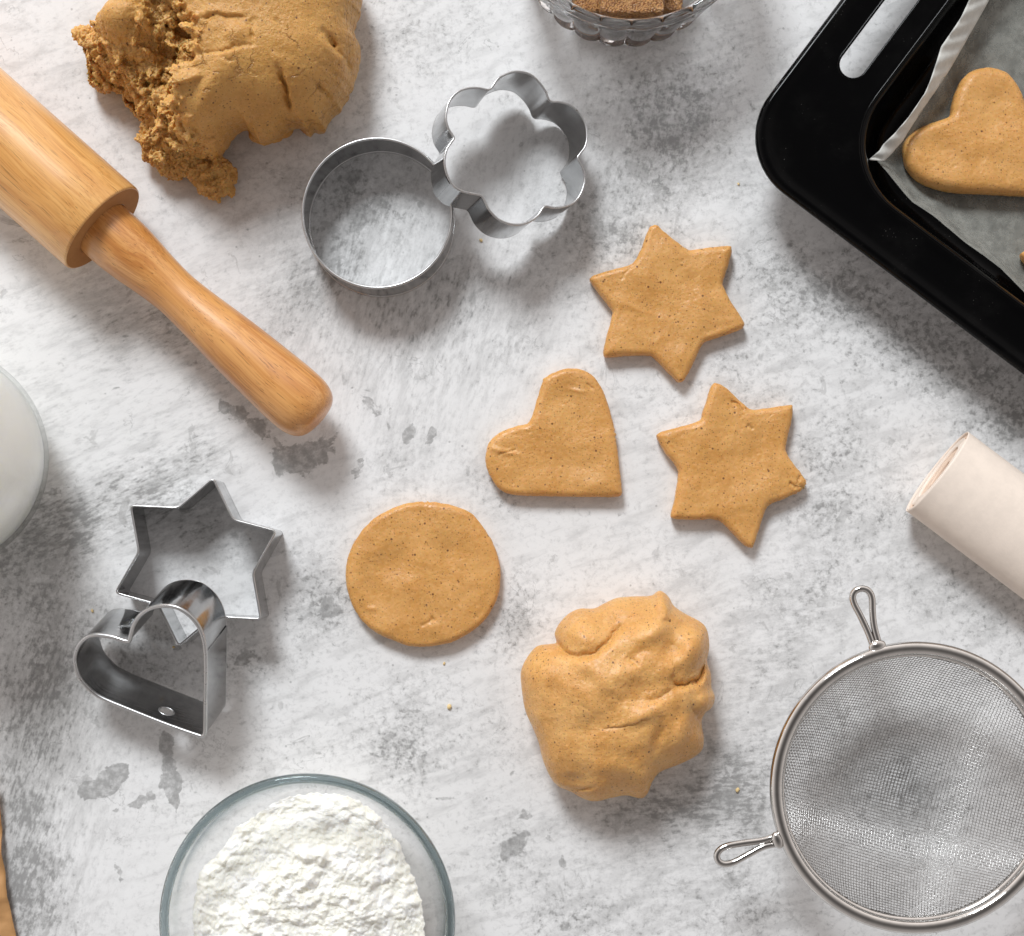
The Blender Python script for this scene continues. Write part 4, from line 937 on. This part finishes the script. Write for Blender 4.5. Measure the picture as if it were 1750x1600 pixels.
# ------------------------------------------------------------------ pressed glass dish with sugar cubes
def sugar_dish():
    zr = .045; cx, cy = .0452, .2458; Rr = .0487; Rb = .0412
    root = empty('sugar_dish', (cx, cy, 0), 'small fluted pressed glass dish at the top edge holding brown sugar', 'bowl')
    N_ = 24
    prof = [(.0001, .0012), (Rb * .7, .0012), (Rb * .85, .0003), (Rb * .96, .0003), (Rb, .0010), (Rb * 1.01, .0022), (Rb * 1.0, .0034), (Rb * 1.02, .006), (Rb * 1.01, .0078), (Rb * 1.04, .0110), (Rb * 1.03, .0128), (Rb * 1.065, .0165), (Rb * 1.055, .0184), (Rb * 1.09, .0225), (Rb * 1.085, .0245), (Rb * 1.11, .030), (Rb * 1.105, .0330), (Rb * 1.10, .0345),
            (Rr - .0016, .0362), (Rr - .0003, .0385), (Rr - .0006, .0400), (Rr - .0012, .0410), (Rr, .0425), (Rr - .0002, .0442), (Rr - .0014, zr), (Rr - .0030, zr - .0003), (Rr - .0040, zr - .0018),
            (Rr - .0050, .038), (Rb * 1.02, .030), (Rb * .97, .020), (Rb * .91, .010), (Rb * .80, .0060), (Rb * .5, .0050), (.0001, .0050)]
    def rf(i, r, z, a):
        if i < 2 or i >= 18: return np.full(len(a), r)
        w = np.abs(np.sin(a * N_ / 2)) ** .55            # rounded flutes with sharp creases between
        amp = .0016 * sstep(0, .004, np.array([z]))[0] + .0009
        return r + amp * (w - .75)
    V, f = lathe(prof, 24 * 16, rf)
    put('glass', V, f, M_pressed, root, True)
    def cube(cpx, cpy, ztop, sx, sy, sz, rot, label, name='sugar_cube'):
        n = 26; g = np.linspace(-1, 1, n)
        bm = bmesh.new(); bmesh.ops.create_cube(bm, size=2); bmesh.ops.subdivide_edges(bm, edges=bm.edges[:], cuts=22, use_grid_fill=True)
        v = np.array([q.co[:] for q in bm.verts]); bm.faces.ensure_lookup_table(); ff = [tuple(q.index for q in fc.verts) for fc in bm.faces]; bm.free()
        # round the corners a little
        l = np.linalg.norm(np.sign(v) * np.abs(v) ** 8, axis=1); v = v * (1 - .06 * np.clip(l - 1, 0, 1))[:, None]
        v = v * np.array([sx, sy, sz]) / 2
        w, _ = worley(v * 1100 + cpx, 3)
        nrm = v / np.array([sx, sy, sz]); nrm = np.sign(nrm) * np.abs(nrm) ** 6; nrm /= np.linalg.norm(nrm, axis=1)[:, None] + 1e-9
        v = v + nrm * ((.5 - w) * .0009 + fbm(v * 300, 3, .6, 6) * .0006)[:, None]
        p = U(cpx, cpy, ztop)
        o = put(name, v + np.array([0, 0, sz / 2]), ff, M_sugar, None, True, (p[0], p[1], ztop - sz)); o.rotation_euler = (0, 0, math.radians(rot))
        tag(o, label, 'sugar cube', 'brown sugar cubes in the glass dish')
    cube(1081, -32, .0300, .0240, .0240, .0120, 0, 'brown sugar cube in front, topmost in the glass dish')
    cube(1018, -34, .0175, .0180, .0240, .0122, 4, 'brown sugar cube lower left in the glass dish')
    cube(1128, -38, .0175, .0200, .0240, .0122, -8, 'brown sugar cube lower right in the glass dish')
sugar_dish()

# ------------------------------------------------------------------ glass of milk at the left edge
def milk_glass():
    cx, cy = -.2240, .0378; R = .0445
    root = empty('milk_glass', (cx, cy, 0), 'rounded glass of milk cut off by the left edge', 'glass')
    o_ = [(.0001, .0008), (R * .50, .0006), (R * .62, .0002), (R * .74, .0012), (R * .88, .0080), (R * .97, .0180), (R, .0290), (R * .985, .042), (R * .93, .056), (R * .86, .068), (R * .82, .078), (R * .83, .0835), (R * .815, .0842), (R * .80, .0835)]
    i_ = [(R * .79, .078), (R * .83, .068), (R * .90, .056), (R * .952, .042), (R * .966, .029), (R * .935, .0185), (R * .84, .0092), (R * .68, .0040), (R * .4, .0034), (.0001, .0034)]
    pr = resample(np.array(o_ + i_), 80, False, True); pr[0][0] = .0001; pr[-1][0] = .0001; pr[:, 0] = np.maximum(pr[:, 0], .0001); pr[:, 1] = np.maximum(pr[:, 1], .0002)
    V, f = lathe([tuple(p) for p in pr], 128); put('glass', V, f, M_milkglass, root)
    g = .00012
    mk = [(.0001, .0036)] + [(r - g, z + (.0002 if z < .01 else 0)) for r, z in i_[::-1][1:-1]] + [(R * .80, .0745), (R * .79, .0742), (.0001, .0740)]
    pr = resample(np.array(mk), 60, False, False); pr[0][0] = .0001; pr[-1][0] = .0001
    V, f = lathe([tuple(p) for p in pr], 128); put('milk', V, f, M_milk, root)
milk_glass()

# ------------------------------------------------------------------ brown paper at the lower left corner
def kraft():
    edge = [(-6, 1340), (0, 1390), (2, 1440), (5, 1475), (9, 1505), (15, 1545), (21, 1575), (26, 1600), (36, 1660)]
    E = resample(UP(edge, .004), 60, False); cols = 40
    V = []
    for j in range(cols):
        t = j / (cols - 1)
        V.append(np.c_[E[:, 0] - t * .07, E[:, 1] - t * .004, np.zeros(len(E))])
    V = np.vstack(V)
    V[:, 2] = .0035 + fbm(V * np.array([60, 60, 1]), 4, .6, 44) * .003 + .004 * np.clip((E[0, 0] + .07 - V[:, 0]) * 0, 0, 1)
    V[:, 2] = np.maximum(V[:, 2], .0005)
    f = grid_faces(cols, len(E), False)
    c = V.mean(0); c[2] = 0
    o = put('brown_paper', V - c, f, M_kraft, None, True, c); so = o.modifiers.new('thickness', 'SOLIDIFY'); so.thickness = .0004; so.offset = -1
    tag(o, 'crumpled brown kraft paper poking in at the lower left corner', 'paper')
kraft()

# ------------------------------------------------------------------ black baking tray
def tray():
    zt = .0275
    p1, p2 = U(1315, 165, zt)[:2], U(1445, 0, zt)[:2]; q1, q2 = U(1480, 425, zt)[:2], U(1750, 619, zt)[:2]
    e2 = (p2 - p1) / np.linalg.norm(p2 - p1); e1 = (q2 - q1) / np.linalg.norm(q2 - q1)
    A = np.array([e2, -e1]).T; s = np.linalg.solve(A, q1 - p1); cor = p1 + e2 * s[0]
    # square the frame up about the mean direction
    bis = (e1 + e2) / np.linalg.norm(e1 + e2); pb = np.array([bis[1], -bis[0]])
    e1 = (bis + pb) / math.sqrt(2); e2 = (bis - pb) / math.sqrt(2)
    LA, LB = .40, .30
    mh, ml = .0342, .0208           # flange widths: handle side, plain side
    def loop(ha, hb, r, z, n=14):
        a0, b0, a1, b1 = ha, hb, LA - ha, LB - hb
        pts = []
        for (ca, cb, s0) in ((a0 + r, b0 + r, math.pi), (a1 - r, b0 + r, 1.5 * math.pi), (a1 - r, b1 - r, 0), (a0 + r, b1 - r, .5 * math.pi)):
            for k in range(n):
                t = s0 + k / (n - 1) * math.pi / 2
                pts.append((ca + r * math.cos(t), cb + r * math.sin(t), z))
        return pts
    L = []
    for ins, z in ((.0016, zt - .0050), (.0004, zt - .0042), (.0, zt - .0028), (.0002, zt - .0014), (.0010, zt - .0004), (.0020, zt), (.0032, zt - .0002), (.0048, zt - .0008), (.0065, zt - .0010)):
        L.append(loop(ins, ins, .0272 - ins * .5, z))
    for k in (.25, .5, .75, .9):
        a = .0065 + (mh - .004 - .0065) * k; b = .0065 + (ml - .004 - .0065) * k
        L.append(loop(a, b, .0275 + .003 * k, zt - .0010))
    for ins, z, r in ((-.003, zt - .0009, .0305), (-.0012, zt - .0006, .0305), (0, zt - .0008, .0305), (.0008, zt - .0016, .0300), (.0016, zt - .0036, .0296), (.0042, zt - .012, .0275), (.0066, zt - .0195, .026), (.0080, zt - .0228, .025), (.0102, zt - .0248, .023), (.013, zt - .0256, .021), (.02, zt - .0258, .015)):
        L.append(loop(mh + ins, ml + ins, r, z))
    n = len(L[0]); V = np.array([p for l in L for p in l]); f = [q[::-1] for q in grid_faces(len(L), n)]
    f.append(tuple(range((len(L) - 1) * n, len(L) * n)))
    W3 = np.c_[cor[None] + V[:, :1] * e1 + V[:, 1:2] * e2, V[:, 2]]
    cc = cor + e1 * LA / 2 + e2 * LB / 2; base = np.array([cc[0], cc[1], 0])
    root = empty('baking_tray', base, 'black enamelled baking tray with a slot handle, upper right corner', 'baking tray')
    o = put('tray_body', W3 - base, f, M_enamel, root, True)
    so = o.modifiers.new('s', 'SOLIDIFY'); so.thickness = .0012; so.offset = -1
    # handle slot
    s1, s2 = U(1459, 109, zt)[:2], U(1552, -11, zt)[:2]; dv = e2 * np.dot(s2 - s1, e2); s2 = s1 + dv; rr = 25.5 / PXM * .956
    caps = []
    for (cn, t0) in ((s1, math.pi), (s2, 0)):
        for k in range(13):
            t = t0 + k / 12 * math.pi; caps.append(cn + e1 * rr * math.cos(t) + e2 * rr * math.sin(t))
    caps = np.array(caps); m_ = len(caps)
    V = np.vstack([np.c_[caps, np.full(m_, zt - .02)], np.c_[caps, np.full(m_, zt + .02)]]) - base
    f = [(j, (j + 1) % m_, m_ + (j + 1) % m_, m_ + j) for j in range(m_)] + [tuple(range(m_))[::-1], tuple(range(m_, 2 * m_))]
    cut = put('cut', V, f, None, root, False)
    bo = o.modifiers.new('b', 'BOOLEAN'); bo.operation = 'DIFFERENCE'; bo.object = cut; bo.solver = 'EXACT'
    bpy.context.view_layer.update()
    dg = bpy.context.evaluated_depsgraph_get(); me = bpy.data.meshes.new_from_object(o.evaluated_get(dg))
    o.modifiers.clear(); o.data = me; bpy.data.objects.remove(cut)
    me.polygons.foreach_set('use_smooth', [True] * len(me.polygons)); me.set_sharp_from_angle(angle=math.radians(35))
    v, f = tube(np.c_[caps, np.full(m_, zt - .0012)] - base, .0006, 10, True)
    put('slot_edge', v, f, M_enamel, root)
    # raised bead along the inner lip
    lp = np.array(loop(mh - .0008, ml - .0008, .0307, zt - .0010)); lw = np.c_[cor[None] + lp[:, :1] * e1 + lp[:, 1:2] * e2, lp[:, 2]]
    v, f = tube(resample(lw, 300, True, False) - base, .0007, 8, True); put('lip_bead', v, f, M_enamel, root)
    # ---- paper lining
    fz = zt - .0255 + .0006
    left = crop([(515, 680), (528, 702), (560, 740), (610, 800), (645, 845), (680, 882), (780, 952), (900, 1052), (1050, 1162), (1175, 1290)], 1280, 0, 2.5)
    up = [(1486, 272), (1520, 248), (1558, 206), (1596, 156), (1622, 96), (1650, 50), (1672, 0)]
    poly = up[::-1][:-1] + left + [(1950, 700), (2400, 500), (2700, 100), (2500, -500), (2100, -700), (1800, -300)]
    n = 420; zz = .007
    O = resample(UP(poly, zz), n, True, False); ctr = U(2150, 0, zz)[:2]
    s = np.linspace(0, 1, 61)[1:]; T = 1 - (1 - s) ** 1.7
    P = np.vstack([ctr[None]] + [ctr + (O - ctr) * t for t in T]); d, _ = seg_dist(P, O)
    Q = np.c_[P, np.zeros(len(P))]
    z = fz + .0115 * np.exp(-(d / .0055) ** 1.5) + .0012 * np.clip(fbm(Q * 38, 3, .5, 9), -.2, 1) + .0005 * fbm(Q * 150, 2, .5, 12)
    z = np.maximum(z, fz)
    f = [(0, 1 + j, 1 + (j + 1) % n) for j in range(n)] + [q[::-1] for q in grid_faces(60, n, True, 1)]
    pb_ = np.array([ctr[0], ctr[1], fz])
    pr = empty('lining_paper', pb_, 'translucent greaseproof paper lining the black baking tray', 'baking paper')
    put('sheet', np.c_[P, z] - pb_, f, M_parch, pr)
    lf = crop([(1040, -160), (985, -80), (940, 0), (905, 75), (872, 125), (820, 200), (802, 260), (772, 350), (750, 400), (682, 500), (622, 570), (572, 618), (556, 645), (514, 680)], 1280, 0, 2.5)
    rt = crop([(1125, -160), (1075, -80), (1025, 0), (980, 80), (940, 150), (900, 222), (860, 292), (800, 382), (760, 440), (700, 530), (655, 602), (610, 655), (575, 690), (517, 684)], 1280, 0, 2.5)
    m_ = 90
    Lz = np.interp(np.linspace(0, 1, m_), [0, .8, 1], [.0215, .0200, .0165]); Rz = np.interp(np.linspace(0, 1, m_), [0, .8, 1], [.0135, .0130, .0160])
    Lf = resample(np.array(lf), m_, False, False); Rt = resample(np.array(rt), m_, False, False)
    rows = []
    K = 9
    jit = RNG.normal(size=m_) * .8
    for k in range(K):
        t = k / (K - 1); row = []
        for i in range(m_):
            x, y = Lf[i] * (1 - t) + Rt[i] * t
            zq = Lz[i] * (1 - t) + Rz[i] * t + .0004 * math.sin(t * math.pi) + .0006 * math.sin(i * .35 + t * 2) * t + .0004 * math.sin(i * .9 + t * 5)
            row.append(U(x, y, zq))
        rows.append(row)
    V = np.array(rows).reshape(-1, 3); f = grid_faces(K, m_, False)
    fo = put('folded_edge', V - pb_, f, M_flap, pr, True); so = fo.modifiers.new('thickness', 'SOLIDIFY'); so.thickness = .0002
    # biscuits on the paper
    zc = fz + .0014
    th = crop([(198, 780), (205, 705), (240, 650), (330, 590), (420, 550), (525, 515), (552, 480), (562, 420), (590, 315), (640, 225), (700, 172), (800, 147), (880, 153), (970, 192), (1040, 275), (1082, 370), (1130, 520), (1175, 720), (1210, 950), (1222, 1060), (1195, 1092), (1081, 1090), (800, 1076), (560, 1062), (400, 1022), (290, 962), (225, 880)], 1500, 80, 4.324)
    cookie('heart_cookie', th, 'raw heart biscuit with soft rounded edges on the paper in the black tray', G_C, h=.0075, z0=zc, fil=.0036, dents=[(1690, 180, 30, 30, 0, -.0009), (1600, 250, 30, 20, 0, -.0006), (1720, 240, 40, 30, 0, .0005)], seed=6)
    cx, cy = 1862, 470; stp = []
    for k in range(12):
        a = math.radians(-162 + k * 30); r = 126 if k % 2 == 0 else 80
        stp.append((cx + r * math.cos(a), cy + r * math.sin(a)))
    a = round_poly(np.array(stp), 12)
    cookie('star_cookie', [tuple(p) for p in a], 'raw star biscuit in the black tray, only one point in view', G_C, h=.0065, z0=zc, fil=.0022, seed=8, smoothpoly=False)
tray()

# ------------------------------------------------------------------ wire sieve
def sieve():
    zr = .034; k = (H - zr) / H
    c = U(1568, 1348, zr); R = 251 / PXM * k; tr = .0026
    root = empty('wire_sieve', (c[0], c[1], 0), 'round stainless wire mesh sieve with two hanging loops, lower right', 'sieve')
    th = np.linspace(0, 2 * math.pi, 160, endpoint=False); Rc = R - tr
    v, f = tube(np.c_[Rc * np.cos(th), Rc * np.sin(th), np.full(160, zr - tr)], tr, 16, True); put('rim', v, f, M_sieve, root)
    # inner collar that grips the mesh
    pr = [(Rc - tr * .6, zr - tr * 1.2), (Rc - tr * 1.25, zr - .0036), (Rc - tr * 1.35, zr - .0060), (Rc - tr * 1.2, zr - .0064), (Rc - tr * .9, zr - .0060), (Rc - tr * .4, zr - .0034)]
    v, f = lathe(pr, 160, close=True); put('collar', v, f, M_sieve, root)
    # woven bowl
    Ro = Rc - tr * 1.15; ztop = zr - .0050; D = ztop - .0004; Rs = (Ro ** 2 + D ** 2) / (2 * D); am = math.acos(1 - D / Rs); arc = Rs * am
    pitch = .00132; wr = .000135; nw = int(arc / pitch); parts = []
    rot = math.radians(-15)
    cr, sr = math.cos(rot), math.sin(rot)
    def surf(u, w, off):
        r = np.hypot(u, w) + 1e-9; a = r / Rs; rad = Rs * np.sin(a)
        x, y = rad * u / r, rad * w / r
        nx = -np.sin(a)
        x2 = x * (1 - off / Rs); y2 = y * (1 - off / Rs); z = .0004 + Rs * (1 - np.cos(a)) + off * np.cos(a)
        return np.stack([x2 * cr - y2 * sr, x2 * sr + y2 * cr, z], 1)
    ks = np.arange(-nw, nw + 1); V = []; F = []; o = 0
    for ax in (0, 1):
        for i in ks:
            g = i * pitch; lim = math.sqrt(max(arc ** 2 - g ** 2, 0)); j = ks[np.abs(ks * pitch) <= lim]
            if len(j) < 3: continue
            # the weave slackens a little: wires wander
            t = j * pitch; off = wr * .95 * np.where((j + i + ax) % 2 == 0, 1, -1)
            wan = .00025 * np.sin(t * 120 + i * .13)
            gg = np.full(len(j), g) + wan
            P = surf(t, gg, off) if ax == 0 else surf(gg, t, off)
            v, f = tube(P, wr, 4, False, False); V.append(v); F += [tuple(q + o for q in w) for w in f]; o += len(v)
    mesh = put('wire_mesh', np.vstack(V), F, M_wire, root, True); mesh['kind'] = 'stuff'
    print('sieve mesh faces', len(F))
    def loopwire(pts, z, name='hanging_loop'):
        P = resample(np.array([U(x, y, zz) for (x, y), zz in zip(pts, z)]), 60, False, True) - np.array([c[0], c[1], 0])
        v, f = tube(P, .00135, 10); put(name, v, f, M_sieve, root)
    p = [(1493, 1108), (1484, 1082), (1470, 1052), (1460, 1033), (1457, 1020), (1462, 1010), (1473, 1006), (1484, 1010), (1490, 1022), (1491, 1045), (1494, 1072), (1503, 1104)]
    loopwire(p, np.interp(np.arange(12), [0, 6, 11], [zr - .003, zr - .0020, zr - .003]))
    p = [(1330, 1427), (1305, 1436), (1270, 1441), (1243, 1446), (1230, 1453), (1225, 1463), (1229, 1473), (1240, 1477), (1256, 1473), (1280, 1460), (1305, 1447), (1332, 1442)]
    loopwire(p, np.interp(np.arange(12), [0, 6, 11], [zr - .003, zr - .0020, zr - .003]))
    # welded ears where the loops meet the rim, and the handle leaving the picture
    for (x, y) in ((1499, 1104), (1329, 1436)):
        bm = bmesh.new(); bmesh.ops.create_icosphere(bm, subdivisions=3, radius=1)
        v = np.array([q.co[:] for q in bm.verts]); ff = [tuple(q.index for q in fc.verts) for fc in bm.faces]; bm.free()
        q = U(x, y, zr - .0018) - np.array([c[0], c[1], 0]); a = math.atan2(q[1], q[0])
        v = v * np.array([.0022, .0034, .0017]); ca, sa = math.cos(a), math.sin(a); v = np.stack([v[:, 0] * ca - v[:, 1] * sa, v[:, 0] * sa + v[:, 1] * ca, v[:, 2]], 1)
        put('weld', v + q, ff, M_sieve, root)
    for dy in (-14, 14):
        P = np.array([U(1808, 1455 + dy, zr - .003), U(1840, 1475 + dy * .9, zr - .001), U(1900, 1546 + dy * .6, zr + .002), U(2100, 1640 + dy * .4, zr + .006), U(2350, 1756 + dy * .4, zr + .010)])
        P = resample(P, 30, False, True) - np.array([c[0], c[1], 0]); v, f = tube(P, .0017, 10); put('handle', v, f, M_sieve, root)
sieve()
